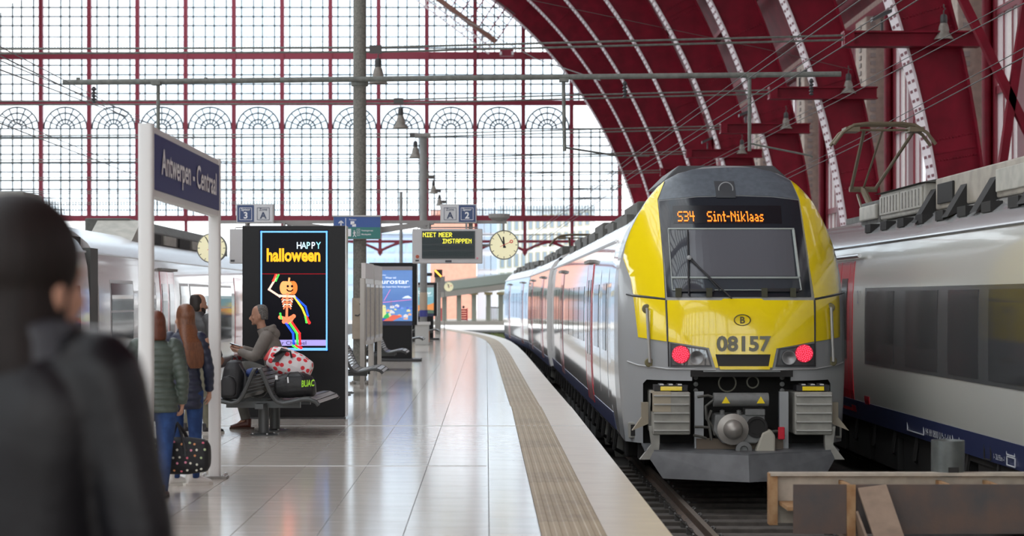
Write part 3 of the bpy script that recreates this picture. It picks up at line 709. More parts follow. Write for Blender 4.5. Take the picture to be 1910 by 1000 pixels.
# tan plate with round mark on the tall mast
pl = MB().box(MX - .135, MX + .22, MY - .17, MY - .13, PZ(632, MY), PZ(556, MY)).build('mast_panel', mat('tan_panel', (0.40, 0.34, 0.27), 0.7, var=.1), m1)
MB().tube([P(671, 566, MY - .2), P(675, 574, MY - .2), P(674, 584, MY - .2), P(668, 589, MY - .2), P(662, 588, MY - .2)], .014, 6).build('panel_mark', DARKG, m1)
MB().box(MX + .1, MX + .28, MY - .15, MY + .1, PZ(610, MY), PZ(598, MY)).build('mast_hook', GREYM, m1)
for px in (659, 684): MB().lathe([(.03, 0), (.03, .04), (.01, .05)], 8, Matrix.Translation((PX(px, MY - .2), MY - .2, .03))).build('base_bolt', GREYM, m1)
# ------------------------------------------------------------------ sign gantry on the tall mast
SGY = MY - .25
gan = thing('sign_gantry', 'grey cross arm with tapered brackets carrying signs on the tall mast', 'gantry', (MX, MY, PZ(414, MY)))
GRA = mat('gantry_grey', (0.30, 0.29, 0.275), 0.55)
MB().box(PX(392, MY), PX(945, MY), MY - .09, MY + .05, PZ(417, MY), PZ(411.5, MY)).build('cross_arm', GRA, gan)
for s_ in (-1, 1):
    MB().prism([(MX + s_ * .1, MY - .12, PZ(440, MY)), (MX + s_ * .1, MY - .12, PZ(427, MY)), (MX + s_ * 1.43, MY - .12, PZ(412, MY)), (MX + s_ * 1.43, MY - .12, PZ(419, MY))], (0, .16, 0)).build('tapered_bracket', GRA, gan)
MB().lathe([(.01, 0), (.1, .02), (.2, .09), (.21, .16), (.01, .17)], 18, Matrix.Translation((PX(931, MY), MY, PZ(413, MY) - .02))).build('arm_camera_dome', GRA, gan)
for px in (800, 878): MB().box(PX(px, MY) - .04, PX(px, MY) + .04, MY - .06, MY + .04, PZ(430, MY), PZ(415, MY)).build('sign_drop', GRA, gan)
for px in (462, 540): MB().box(PX(px, MY) - .04, PX(px, MY) + .04, MY - .06, MY + .04, PZ(432, MY), PZ(415, MY)).build('sign_drop', GRA, gan)
def track_sign(label, x0, x1, mid, blue_left, num):
    y = SGY; z0, z1 = PZ(415, MY), PZ(384, MY); X0, XM, X1 = PX(x0, MY), PX(mid, MY), PX(x1, MY)
    t = thing('track_sign', label, 'sign', ((X0 + X1) / 2, y, z0), 'track number signs on the gantry')
    MB().box(X0 - .02, X1 + .02, y, y + .1, z0 - .02, z1 + .02).build('sign_box', mat('sign_box_grey', (0.55, 0.55, 0.54), 0.5), t, bevel=.008)
    bl, wh = ((X0, XM), (XM, X1)) if blue_left else ((XM, X1), (X0, XM))
    WP = mat('zone_panel', (0.62, 0.63, 0.64), 0.4)
    MB().box(*bl, y - .01, y, z0, z1).build('blue_panel', BLUE, t); MB().box(*wh, y - .01, y, z0, z1).build('zone_panel', WP, t)
    h = z1 - z0
    for (a, b), s1, s2, m_ in ((bl, 'Spoor', num, WHT), (wh, 'Zone', 'A', mat('print_navy', (0.05, 0.07, 0.13), .5))):
        c = (a + b) / 2; q = .115
        mb = MB()
        for (u0, v0, u1, v1) in ((-q, .04, q, .04), (-q, .04 + 2 * q, q, .04 + 2 * q), (-q, .04, -q, .04 + 2 * q), (q, .04, q, .04 + 2 * q)):
            mb.bar((c + u0, y - .013, z0 + v0), (c + u1, y - .013, z0 + v1), .008, .008)
        mb.build('sign_outline', m_, t)
        text('lettering', s1, .05, m_, t, (c, y - .013, z0 + .215), align='CENTER', bold=.01)
        text('numeral', s2, .12, m_, t, (c, y - .013, z0 + .068), align='CENTER', bold=.03)
track_sign('blue and white track 3 zone A sign above the halloween screen', 446, 511, 477, True, '3')
track_sign('white and blue zone A track 2 sign above the departure display', 824, 887, 856, False, '2')
# departure displays
FONT = {'N': '10001 11001 10101 10011 10001 10001 10001', 'I': '11111 00100 00100 00100 00100 00100 11111', 'E': '11111 10000 10000 11110 10000 10000 11111', 'T': '11111 00100 00100 00100 00100 00100 00100',
 'M': '10001 11011 10101 10101 10001 10001 10001', 'R': '11110 10001 10001 11110 10100 10010 10001', 'S': '01111 10000 10000 01110 00001 00001 11110', 'A': '01110 10001 10001 11111 10001 10001 10001', 'P': '11110 10001 10001 11110 10000 10000 10000',
 '3': '11110 00001 00001 01110 00001 00001 11110', '4': '10010 10010 10010 11111 00010 00010 00010', 'i': '010 000 110 010 010 010 111', 'n': '0000 0000 1110 1001 1001 1001 1001', 't': '010 010 111 010 010 010 011', '-': '000 000 000 111 000 000 000',
 'k': '1000 1000 1001 1010 1100 1010 1001', 'l': '11 01 01 01 01 01 01', 'a': '0000 0000 0110 0001 0111 1001 0111', 's': '0000 0000 0111 1000 0110 0001 1110', ' ': '000 000 000 000 000 000 000'}
def led(s, pitch, fn, m, name, parent, dot=.42, pz=None):
    mb = MB(); cx = 0
    for ch in s:
        rows = FONT[ch].split()
        for r, row in enumerate(rows):
            for c, bit in enumerate(row):
                if bit == '1':
                    x, z = (cx + c) * pitch, (6 - r) * (pz or pitch); d = pitch * dot; e = (pz or pitch) * dot
                    mb.add([fn(x - d, z - e), fn(x + d, z - e), fn(x + d, z + e), fn(x - d, z + e)], [(0, 1, 2, 3)])
        cx += len(rows[0]) + 1
    return mb.build(name, m, parent)
LEDY = mat('led_yellow', (0.95, 0.85, 0.05), 0.5, emit=.75); LEDO = mat('led_orange', (1.0, 0.20, 0.015), 0.5, emit=1.1)
def display(label, px0, px1, front):
    y = MY - .3; X0, X1 = PX(px0, MY), PX(px1, MY); z0, z1 = PZ(492, MY), PZ(428, MY)
    t = thing('departure_display', label, 'display', ((X0 + X1) / 2, y, z0), 'departure displays on the gantry')
    CAS = mat('display_case', (0.56, 0.555, 0.55), 0.5)
    MB().box(X0, X1, y, y + .28, z0, z1).build('display_case', CAS, t, bevel=.015)
    for px in (px0 + 30, px0 + 100): MB().box(PX(px, MY) - .02, PX(px, MY) + .02, y + .05, y + .2, z1, z1 + .12).build('display_hanger', GRA, t)
    MB().tube([(X0 + .1, y + .1, z1), (X0 + .1, y + .1, z1 + .03), (X1 - .1, y + .1, z1 + .03), (X1 - .1, y + .1, z1)], .012, 6).build('cable', GRA, t)
    if front:
        a, b, c, d = PX(788, MY), PX(886, MY), PZ(483, MY), PZ(432, MY)
        s_ = MB().box(a, b, y - .015, y, c, d).build('display_screen', mat('led_board', (0.010, 0.022, 0.025), 0.35), t)
        mb = MB()
        for r in range(4):
            for q in range(28): mb.box(a + .02 + q * .0345, a + .045 + q * .0345, y - .018, y - .014, d - .12 - r * .12, d - .03 - r * .12)
        mb.build('led_cells', mat('led_cell', (0.016, 0.034, 0.036), 0.5), s_)
        led('NIET', .0109, lambda x, z: (a + .025 + x, y - .022, d - .11 + z), LEDY, 'led_lettering', s_, .5, .0122); led('MEER', .0109, lambda x, z: (a + .33 + x, y - .022, d - .11 + z), LEDY, 'led_lettering', s_, .5, .0122)
        led('INSTAPPEN', .0104, lambda x, z: (a + .40 + x, y - .022, d - .23 + z), LEDY, 'led_lettering', s_, .5, .0122)
        MB().box((a + b) / 2 - .06, (a + b) / 2 + .06, y - .01, y, z0 + .02, z0 + .06).build('sensor', DARKG, t)
        MB().lathe([(.035, 0), (.03, .01), (.01, .012)], 14, Matrix.Translation((X0 + .1, y, z0 + .13)) @ Matrix.Rotation(PI / 2, 4, 'X')).build('round_sticker', mat('sticker_red', (.5, .12, .06), .5), t)
        MB().box(X0 + .06, X0 + .13, y - .004, y, z0 + .04, z0 + .07).build('sticker', DARKG, t)
        MB().lathe([(.022, 0), (.02, .006), (.01, .007)], 14, Matrix.Translation((X1 - .1, y, z0 + .1)) @ Matrix.Rotation(PI / 2, 4, 'X')).build('round_sticker', mat('sticker_pink', (.7, .3, .35), .5), t)
    else:
        MB().box(X0 + .02, X0 + .1, y - .006, y, z0 + .03, z0 + .07).build('sticker', DARKG, t)
display('grey departure display with yellow letters under the track 2 sign', 770, 900, True)
display('grey departure display half hidden behind the halloween screen', 432, 562, False)
# clocks
def clock(label, px, py, rpx, Y):
    c = P(px, py, Y); r = rpx * Y / FPX
    t = thing('station_clock', label, 'clock', c, 'platform clocks')
    R = Matrix.Translation(c) @ Matrix.Rotation(PI / 2, 4, 'X')
    MB().lathe([(.02, -.12), (r * .95, -.12), (r, -.09), (r, .03), (r * .985, .045), (r * .93, .04), (r * .93, .02), (.02, .02)], 40, R).build('clock_case', mat('clock_case_grey', (0.22, 0.22, 0.2), 0.5), t, smooth=True)
    f = MB().lathe([(r * .94, .02), (r * .94, .03), (.005, .031)], 40, R).build('clock_face', mat('clock_cream', (0.74, 0.70, 0.46), 0.6, emit=.28), t)
    def hand(ang, l0, l1, w0, w1, m_, nm, lay):
        d = Vector((math.sin(ang), 0, math.cos(ang))); n_ = Vector((math.cos(ang), 0, -math.sin(ang))); o = c + Vector((0, -.034 - lay * .003, 0))
        MB().prism([o + d * l0 + n_ * w0, o + d * l1 + n_ * w1, o + d * l1 - n_ * w1, o + d * l0 - n_ * w0], (0, -.003, 0)).build(nm, m_, t)
    for h in range(12): hand(h * PI / 6, r * .78, r * .92, r * .018, r * .018, BLACKM, 'hour_mark', 0)
    hand(math.radians(-4), -r * .2, r * .55, r * .07, r * .045, BLACKM, 'hour_hand', 1); hand(math.radians(-28), -r * .22, r * .82, r * .05, r * .025, BLACKM, 'minute_hand', 2)
    hand(math.radians(65), -r * .3, r * .45, r * .015, r * .015, REDB, 'second_hand', 3)
    sh = Vector((math.sin(math.radians(65)), 0, math.cos(math.radians(65)))) * r * .55
    rg = [(c.x + sh.x + r * .09 * math.cos(a * PI / 8), c.y - .045, c.z + sh.z + r * .09 * math.sin(a * PI / 8)) for a in range(17)]
    MB().tube(rg, r * .025, 6, cap=False).build('second_hand_ring', REDB, t)
    return t
c1 = clock('round cream station clock on the gantry right of the departure display', 940, 457, 27.5, MY - .2)
MB().box(PX(900, MY), PX(914, MY), MY - .12, MY - .04, PZ(460, MY), PZ(456, MY)).build('clock_arm', GRA, c1)
MB().box(PX(939, MY) - .02, PX(939, MY) + .02, MY - .12, MY - .04, PZ(432, MY), PZ(413, MY)).build('clock_drop', GRA, c1)
c2 = clock('round cream station clock half hidden by the white sign post', 395, 463, 28, MY - .2)
MB().box(PX(395, MY) - .02, PX(395, MY) + .02, MY - .12, MY - .04, PZ(438, MY), PZ(413, MY)).build('clock_drop', GRA, c2)
c3 = clock('small distant round clock by the canopy end', 837, 535, 9.5, 90)
MB().box(PX(828, 90), PX(829.5, 90), 90.05, 90.3, 0, PZ(515, 90)).build('clock_post', GRA, c3); MB().box(PX(822, 90), PX(829, 90), 90, 90.3, PZ(545, 90), PZ(516, 90)).build('clock_box', GRA, c3)
# barred signal by the second advert
t = thing('platform_signal', 'small black signal box with slanted orange bar beside the slim mast', 'signal', (PX(817, 88), 88, 0))
MB().box(PX(810, 88), PX(825, 88), 87.9, 88.2, PZ(517, 88), PZ(503, 88)).build('signal_box', BLACKM, t)
MB().bar(P(811, 504, 87.88), P(823, 516, 87.88), .07, .02, up=(0, 1, 0)).build('signal_bar', mat('signal_orange', (1, .42, .05), .5, emit=1.6), t)
MB().box(PX(795, 88), PX(806, 88), 88, 88.2, PZ(515, 88), PZ(509, 88)).build('signal_side_box', BLACKM, t)
MB().box(PX(811, 88), PX(822, 88), 88.05, 88.2, 0, PZ(517, 88)).build('signal_post', GREYM, t)
# direction sign on the mast
y = MY - .3; t = thing('direction_sign', 'blue and green direction sign with arrow and pictograms on the tall mast', 'sign', (PX(668, MY), y, PZ(447, MY)))
GRN = mat('sign_green', (0.01, 0.17, 0.15), 0.35)
MB().box(PX(624, MY), PX(712, MY), y, y + .08, PZ(447, MY), PZ(404, MY)).build('sign_body', GRA, t)
MB().box(PX(622, MY), PX(713, MY), y - .03, y + .1, PZ(405.5, MY), PZ(403, MY)).build('sign_top_rail', mat('sign_box_grey', (.55, .55, .54), .5), t)
MB().box(PX(625, MY), PX(711, MY), y - .01, y, PZ(425, MY), PZ(406, MY)).build('blue_panel', mat('sign_blue2', (0.015, 0.075, 0.30), 0.35), t)
MB().box(PX(625, MY), PX(711, MY), y - .01, y, PZ(446, MY), PZ(425, MY)).build('green_panel', GRN, t)
mb = MB(); a = P(636, 421, y - .015); b = P(636, 412, y - .015)
mb.bar(a, b, .022, .004, up=(0, 1, 0)); mb.bar(b, b + Vector((-.045, 0, -.045)), .02, .004, up=(0, 1, 0)); mb.bar(b, b + Vector((.045, 0, -.045)), .02, .004, up=(0, 1, 0)); mb.build('arrow', WHT, t)
MB().box(PX(646.5, MY), PX(647.5, MY), y - .014, y - .01, PZ(445, MY), PZ(408, MY)).build('divider', WHT, t)
text('lettering', 'Tickets', .034, WHT, t, (PX(653, MY), y - .012, PZ(412.5, MY)))
mb = MB(); mb.box(PX(656, MY), PX(663, MY), y - .014, y - .01, PZ(420, MY), PZ(414, MY)); mb.box(PX(659, MY), PX(666, MY), y - .014, y - .01, PZ(424, MY), PZ(419, MY)); mb.build('ticket_pictogram', WHT, t)
mb = MB(); mb.box(PX(651, MY), PX(657, MY), y - .014, y - .01, PZ(442, MY), PZ(428, MY)); mb.build('door_pictogram', WHT, t)
mb = MB(); mb.tube([P(661, 430, y - .012), P(661, 431, y - .012)], .018, 8); mb.bar(P(661, 432, y - .012), P(661, 437, y - .012), .03, .004, up=(0, 1, 0)); mb.bar(P(661, 437, y - .012), P(658.5, 442, y - .012), .012, .004, up=(0, 1, 0)); mb.bar(P(661, 437, y - .012), P(664, 442, y - .012), .012, .004, up=(0, 1, 0)); mb.bar(P(658, 435, y - .012), P(664, 434, y - .012), .01, .004, up=(0, 1, 0)); mb.build('walker_pictogram', WHT, t)
for n_, s_, py in (('4', 'Vestingstraat', 432.5), ('5', 'Mediaplein', 439.5)):
    text('lettering', n_, .032, WHT, t, (PX(670.5, MY), y - .012, PZ(py, MY)), align='CENTER'); text('lettering', s_, .03, WHT, t, (PX(676, MY), y - .012, PZ(py, MY)), bold=.01)
    mb = MB(); cz = PZ(py, MY) + .016; cx = PX(670.5, MY)
    for q in range(4): an = q * PI / 2; mb.bar((cx + .028 * math.cos(an) - .028 * math.sin(an), y - .012, cz + .028 * math.sin(an) + .028 * math.cos(an)), (cx - .028 * math.sin(an) - .028 * math.cos(an), y - .012, cz + .028 * math.cos(an) - .028 * math.sin(an)), .005, .005)
    mb.build('number_outline', WHT, t)
# ================================================================== STATION NAME SIGN
t = thing('station_name_sign', 'white framed blue station name sign on two white posts in the foreground', 'sign', (-2.48, 13.9, 0))
XS = -2.49
for yy, nm in ((13.9, 0), (17.4, 1)):
    MB().rings([[Vector((XS + .055 * (abs(math.cos(a)) ** .5) * (1 if math.cos(a) > 0 else -1), yy + .05 * (abs(math.sin(a)) ** .5) * (1 if math.sin(a) > 0 else -1), z)) for a in [k * PI / 12 + .01 for k in range(24)]] for z in (0, 2.93)]).build('sign_post', WHITEP, t, smooth=True)
    MB().box(XS - .12, XS + .12, yy - .09, yy + .09, 0, .025).build('post_foot', GREYM, t)
    for sx in (-1, 1):
        for sy in (-1, 1): MB().lathe([(.014, .02), (.014, .045), (.004, .05)], 8, Matrix.Translation((XS + sx * .095, yy + sy * .065, 0))).build('foot_bolt', ALU, t)
MB().box(XS - .04, XS + .04, 13.9, 17.4, 2.40, 2.92).build('sign_frame', WHITEP, t, bevel=.008)
pn = MB().box(XS + .04, XS + .052, 13.97, 17.33, 2.455, 2.865).build('sign_panel', mat('name_blue', (0.020, 0.030, 0.165), 0.5, spec=.2), t)
for s_, y_, w_ in (('Antwerpen', 14.22, 1.40), ('-', 15.72, .10), ('Centraal', 15.93, 1.16)): text('lettering', s_, .19, mat('name_white', (.92, .93, .95), .6), pn, (XS + .056, y_, 2.585), right=(0, 1, 0), up=(0, 0, 1), width=w_, bold=.018)
# ================================================================== ADVERT SCREENS
def kiosk(name, label, xl, xr, y, zt, zs0, zs1, sx0, sx1, foot=False, body_w=None):
    t = thing(name, label, 'advert stand', ((xl + xr) / 2, y, 0), 'advert stands along the platform')
    if body_w:
        c = (xl + xr) / 2 + .0; MB().box(c - body_w / 2, c + body_w / 2, y + .02, y + .33, 0, .95).build('stand_pedestal', BLACK, t, bevel=.01)
        MB().box(xl, xr, y, y + .35, .95, zt).build('stand_body', BLACK, t, bevel=.02)
    else:
        MB().box(xl, xr, y, y + .36, 0.03, zt).build('stand_body', BLACK, t, bevel=.01)
        MB().box(xl + .02, xr - .02, y + .02, y + .34, 0, .03).build('stand_plinth', DARKG, t)
    if foot: MB().box((xl + xr) / 2 - .7, (xl + xr) / 2 + .75, y - .25, y + .55, 0, .07).build('stand_foot', DARKG, t, bevel=.02)
    MB().box(xr, xr + .012, y + .0, y + .36, .03 if not body_w else .95, zt).build('edge_trim', ALU, t)
    return t, (sx0, sx1, zs0, zs1)
KY = 26.0
kt, _ = kiosk('advert_screen', 'tall black digital advert screen showing a halloween pumpkin skeleton', PX(452, KY), PX(644, KY), KY, PZ(421, KY), 0, 0, 0, 0)
def emitm(n, c, e): return mat('screen_' + n, c, .6, emit=e * .55, spec=.1)
SB = mat('screen_black', (0.003, 0.0025, 0.008), 0.3, spec=0.12)
ky = KY - .006
scr = MB().box(PX(484, KY), PX(613, KY), ky - .004, KY, PZ(656, KY), PZ(429, KY)).build('screen', SB, kt)
def kp(px, py, lay=0): v = P(px, py, KY); v.y = ky - .006 - lay * .0012; return v
BORD = emitm('border', (0.16, 0.45, 0.95), 1.0)
for i, (a, b, c, d) in enumerate(((486, 431, 611, 434), (486, 649, 611, 654), (486, 431, 489, 654), (608, 431, 611, 654))):
    MB().box(PX(a, KY), PX(c, KY), ky - .007, ky - .004, PZ(d, KY), PZ(b, KY)).build('screen_border', BORD, scr)
MB().box(PX(489, KY), PX(608, KY), ky - .006, ky - .004, PZ(645, KY), PZ(634, KY)).build('screen_banner', emitm('banner', (0.38, 0.33, 0.72), .8), scr)
text('banner_lettering', 'Clear Channel', .05, emitm('navytext', (0.03, 0.02, 0.12), .1), scr, kp(538, 643), align='CENTER', wide=1.2)
MB().box(PX(489, KY), PX(608, KY), ky - .006, ky - .004, PZ(511.5, KY), PZ(510.5, KY)).build('screen_line', emitm('line', (0.5, 0.01, 0.02), .6), scr)
for i, (ch, c) in enumerate(zip('HAPPY', ((.75, .9, 1), (.55, .85, 1), (.45, .9, 1), (.8, .85, 1), (.3, .8, 1)))):
    text('happy_letter', ch, .092, emitm('h%d' % i, c, 1.0), scr, kp(553 + i * 9.2, 464), bold=.012, wide=.8)
text('halloween_lettering', 'halloween', .17, emitm('orange', (1.0, .42, .02), 1.1), scr, kp(497, 487), bold=.035, width=.735)
# pumpkin head
def disc(c, rx, rz, m_, nm, lay, n=28):
    pts = [kp(c[0] + rx * math.cos(2 * PI * k / n), c[1] + rz * math.sin(2 * PI * k / n), lay) for k in range(n)]
    return MB().add(pts, [tuple(range(n))]).build(nm, m_, scr)
PUM = emitm('pumpkin', (1.0, .20, .04), 1.0); PUM2 = emitm('pumpkin_light', (1.0, .36, .12), 1.1)
for i, dx in enumerate((-9, 9, -5, 5, 0)): disc((538.5 + dx, 537), 7.5, 12.5, PUM if i % 2 else PUM2, 'pumpkin_lobe', 1 + i * .3)
MB().bar(kp(539, 525, 3), kp(540, 518, 3), .025, .002, up=(0, 1, 0)).build('pumpkin_stalk', PUM2, scr)
for px in (537, 545): disc((px, 534), 2.2, 2.4, SB, 'pumpkin_eye', 4)
MB().tube([kp(535, 540, 4), kp(538, 543, 4), kp(543, 543.5, 4), kp(547, 540, 4)], .009, 4).build('pumpkin_mouth', SB, scr)
def bones(pts, r, m_, lay=2, nm='bone'):
    v = [kp(a, b, lay) for a, b in pts]; mb = MB()
    for p_, q_ in zip(v[:-1], v[1:]): mb.bar(p_, q_, r * 2, .002, up=(0, 1, 0))
    for p_ in v: mb.add([p_ + Vector((r * 1.25 * math.cos(a * PI / 4), -.0006, r * 1.25 * math.sin(a * PI / 4))) for a in range(8)], [tuple(range(8))])
    mb.build(nm, m_, scr)
BO = emitm('bone_orange', (1.0, .22, .10), 1.1); BW = emitm('bone_pale', (1.0, .62, .50), 1.0); BR = emitm('bone_red', (1, .03, .03), 1.1); BG = emitm('bone_green', (.08, .9, .1), 1.0); BB = emitm('bone_blue', (.02, .1, .95), 1.0); BY = emitm('bone_yellow', (1, .75, .05), 1.0)
bones([(536, 549), (535, 590)], .016, BO, 2, 'spine'); bones([(522, 552), (549, 553)], .016, BW, 2, 'collar_bone')
for i in range(5):
    z = 556 + i * 4.2; wd = 10 - i * .9
    for s_ in (-1, 1): bones([(536, z), (536 + s_ * wd * .7, z - 1), (536 + s_ * wd, z + 3)], .008, BW if i % 2 else BO, 2, 'rib_bone')
bones([(522, 553), (502, 540), (514, 520)], .014, BW, 2, 'arm_bone')
for i, (m_, dx) in enumerate(((BR, -3), (BO, -1), (BG, 3))): bones([(512 + dx, 524), (517 + dx, 513)], .010, m_, 3, 'hand_bone')
for m_, dx, dz in ((BB, 6, -3), (BY, 0, 0)): bones([(550 + dx * .3, 555), (564 + dx, 575 + dz), (571 + dx * .6, 592 + dz)], .013, m_, 2, 'arm_bone')
bones([(572, 592), (577, 602)], .018, BR, 3, 'hand_bone'); bones([(570, 591), (572, 601)], .014, BG, 3, 'hand_bone')
bones([(523, 592), (536, 596), (548, 590), (540, 601), (530, 600)], .024, BO, 2, 'pelvis'); bones([(523, 585), (525, 594)], .012, BG, 3, 'pelvis')
for m_, dx in ((BB, -9), (BG, -2), (BR, 3)): bones([(542 + dx, 602), (556 + dx, 622), (557 + dx, 642)], .015, m_, 2, 'leg_bone')
bones([(552, 645), (562, 649)], .016, BR, 4, 'foot_bone'); bones([(547, 645), (554, 649)], .014, BG, 4, 'foot_bone')
# poster stands
def poster_stand(label, px0, px1, py0, Y, sky):
    xl, xr = PX(px0, Y), PX(px1, Y)
    t, _ = kiosk('poster_stand', label, xl, xr, Y, PZ(py0, Y), 0, 0, 0, 0, foot=True, body_w=(xr - xl) * .78)
    W = xr - xl; x0, x1 = xl + W * .09, xr - W * .10; z0, z1 = 1.06, PZ(py0, Y) - .2
    y = Y - .012
    pa = MB().box(x0, x1, y, Y, z0, z1).build('poster_sheet', mat('poster_sky_%d' % sky, ((.07, .17, .50), (.10, .40, .52))[sky], .3, emit=.30, c2=((.22, .42, .75), (.5, .6, .5))[sky], vscale=.7, stretch=(.1, .1, 1)), t)
    MB().box(x0, x1, y - .002, y, z1, z1 + .1).build('poster_strip', mat('poster_strip', (.35, .33, .33), .3), t)
    MB().box(x0, x1, y - .002, y, z0 - .12, z0).build('poster_foot_strip', mat('poster_foot', (.02, .03, .09), .3), t)
    def q(u, v, l=0): return Vector((x0 + (x1 - x0) * u, y - .003 - l * .0015, z0 + (z1 - z0) * v))
    def poly(pts, c, nm, l=0, e=.6): MB().add([q(a, b, l) for a, b in pts], [tuple(range(len(pts)))]).build(nm, mat('poster_%02d%02d%02d' % tuple(int(k * 99) for k in c), c, .4, emit=e * .6), pa)
    text('poster_lettering', 'eurostar', .12, emitm('poster_white', (.9, .92, .95), .9), pa, q(.10, .735, 1), width=(x1 - x0) * .80, bold=.005)
    text('poster_lettering', 'Waar zal', .05, MATS['screen_poster_white'], pa, q(.31, .835, 1), wide=1.1)
    text('poster_lettering', 'je naartoe brengen?', .045, MATS['screen_poster_white'], pa, q(.24, .66, 1), width=(x1 - x0) * .7)
    pts = [q(.13 + .035 * math.cos(a * PI / 8), .905 + .022 * math.sin(a * PI / 8), 1) for a in range(17)]; MB().tube(pts, .006, 4, cap=False).build('poster_ring', MATS['screen_poster_white'], pa)
    text('poster_lettering', 'eurostar', .03, MATS['screen_poster_white'], pa, q(.19, .895, 1))
    if sky == 0:
        poly([(0, .24), (.3, .27), (.6, .26), (1, .28), (1, 0), (0, 0)], (.12, .28, .62), 'poster_city', 0)
        for i in range(46):
            u, v = random.random(), random.uniform(.02, .27); w_ = random.uniform(.02, .06); c = random.choice(((.75, .72, .35), (.85, .45, .25), (.10, .16, .62), (.70, .70, .75), (.45, .18, .45), (.20, .32, .75)))
            poly([(u - w_, v), (min(1, u + w_), v), (min(1, u + w_), v + w_ * .7), (u, v + w_ * 1.1), (u - w_, v + w_ * .7)] if u > w_ else [(0, v), (w_, v), (w_, v + w_ * .7), (0, v + w_ * .7)], c, 'poster_house', 1 + i * .02)
        poly([(.05, .03), (.33, .05), (.33, .26), (.05, .24)], (.72, .74, .32), 'poster_house', 3)
        poly([(.28, .1), (.38, .17), (.42, .05), (.26, .05)], (.03, .45, .12), 'poster_tree', 4)
        poly([(.25, 0), (.5, .12), (.75, .1), (.5, 0)], (.75, .15, .10), 'poster_roof', 4); poly([(.05, 0), (.35, .09), (.5, 0)], (.04, .07, .5), 'poster_roof', 3.6)
        poly([(.41, .27), (.455, .44), (.465, .44), (.50, .27), (.475, .30), (.43, .30)], (.18, .22, .42), 'poster_tower', 4)
        for a in ((.18, .36, .98, .42), (.28, .40, .44, .62), (.18, .36, .02, .18)): MB().bar(q(a[0], a[1], 4), q(a[2], a[3], 4), .012, .002, up=(0, 1, 0)).build('poster_streak', mat('poster_pink', (.75, .2, .4), .4, emit=.6), pa)
        poly([(.74, .45), (.82, .49), (.9, .50), (.98, .46), (.98, .445), (.74, .445)], (.75, .85, .95), 'poster_cloud', 1)
    else:
        poly([(0, 0), (1, 0), (1, .4), (.7, .3), (.3, .33), (0, .2)], (.75, .28, .08), 'poster_dunes', 1); poly([(0, .05), (.3, .1), (.2, .5), (0, .45)], (.9, .65, .05), 'poster_tree', 2)
        poly([(.3, 0), (1, 0), (1, .12), (.5, .15)], (.08, .14, .1), 'poster_shore', 2)
    return t
poster_stand('black poster stand with blue city skyline advert behind the benches', 688, 778, 490, 50.0, 0)
poster_stand('distant black poster stand with teal and orange advert behind the slim mast', 755, 815, 527, 76.0, 1)
# timetable cases beside the mast
for i, (px0, px1, Ya, Yb) in enumerate(((682, 697, 34.6, 36.0), (699, 713, 37.0, 38.6))):
    t = thing('timetable_case', ['nearer steel framed timetable case beside the tall mast', 'farther steel framed timetable case beside the tall mast'][i], 'timetable case', (-2.15, Ya, 0))
    xa = PX((px0), Ya); xb = PX(px1, Yb); zt, zb = 2.02, .80
    FR = mat('case_steel', (0.46, 0.43, 0.39), 0.3, metal=.4)
    for (p_, q_, z0, z1, nm, m_) in (((xa, Ya), (xb, Yb), zb, zt, 'case_body', FR),):
        d = Vector((q_[0] - p_[0], q_[1] - p_[1], 0)); n_ = Vector((-d.y, d.x, 0)).normalized() * -.02
        a, b = Vector((*p_, 0)), Vector((*q_, 0))
        def pane(u0, u1, v0, v1, off, th, nm, m_):
            A, B = a + d * u0 - n_ * off, a + d * u1 - n_ * off
            nn = -n_.normalized()
            A, B = a + d * u0, a + d * u1
            s_ = Vector((abs(nn.x), nn.y * (1 if nn.x > 0 else -1), 0))
            A = A + s_ * off; B = B + s_ * off
            MB().prism([A + Vector((0, 0, v0)), B + Vector((0, 0, v0)), B + Vector((0, 0, v1)), A + Vector((0, 0, v1))], s_ * th).build(nm, m_, t, bevel=.004)
        pane(0, 1, zb, zt, -.08, .08, 'case_body', FR)
        pane(.04, .46, zb + .08, zt - .1, 0, .012, 'case_door', ALU); pane(.54, .96, zb + .08, zt - .1, 0, .012, 'case_door', ALU)
        pane(.08, .42, zb + .14, zt - .16, .012, .006, 'timetable_sheet', mat('timetable_paper', (.72, .70, .62), .6, var=.12, vscale=18)); pane(.58, .92, zb + .14, zt - .16, .012, .006, 'timetable_sheet', MATS['timetable_paper'])
        pane(0, 1, zt, zt + .28, -.08, .08, 'case_header', mat('case_header', (.66, .63, .60), .4))
    for p_ in ((xa, Ya), (xb, Yb)): MB().box(p_[0] - .1, p_[0] - .02, p_[1] - .04, p_[1] + .04, 0, 2.02).build('case_leg', FR, t)
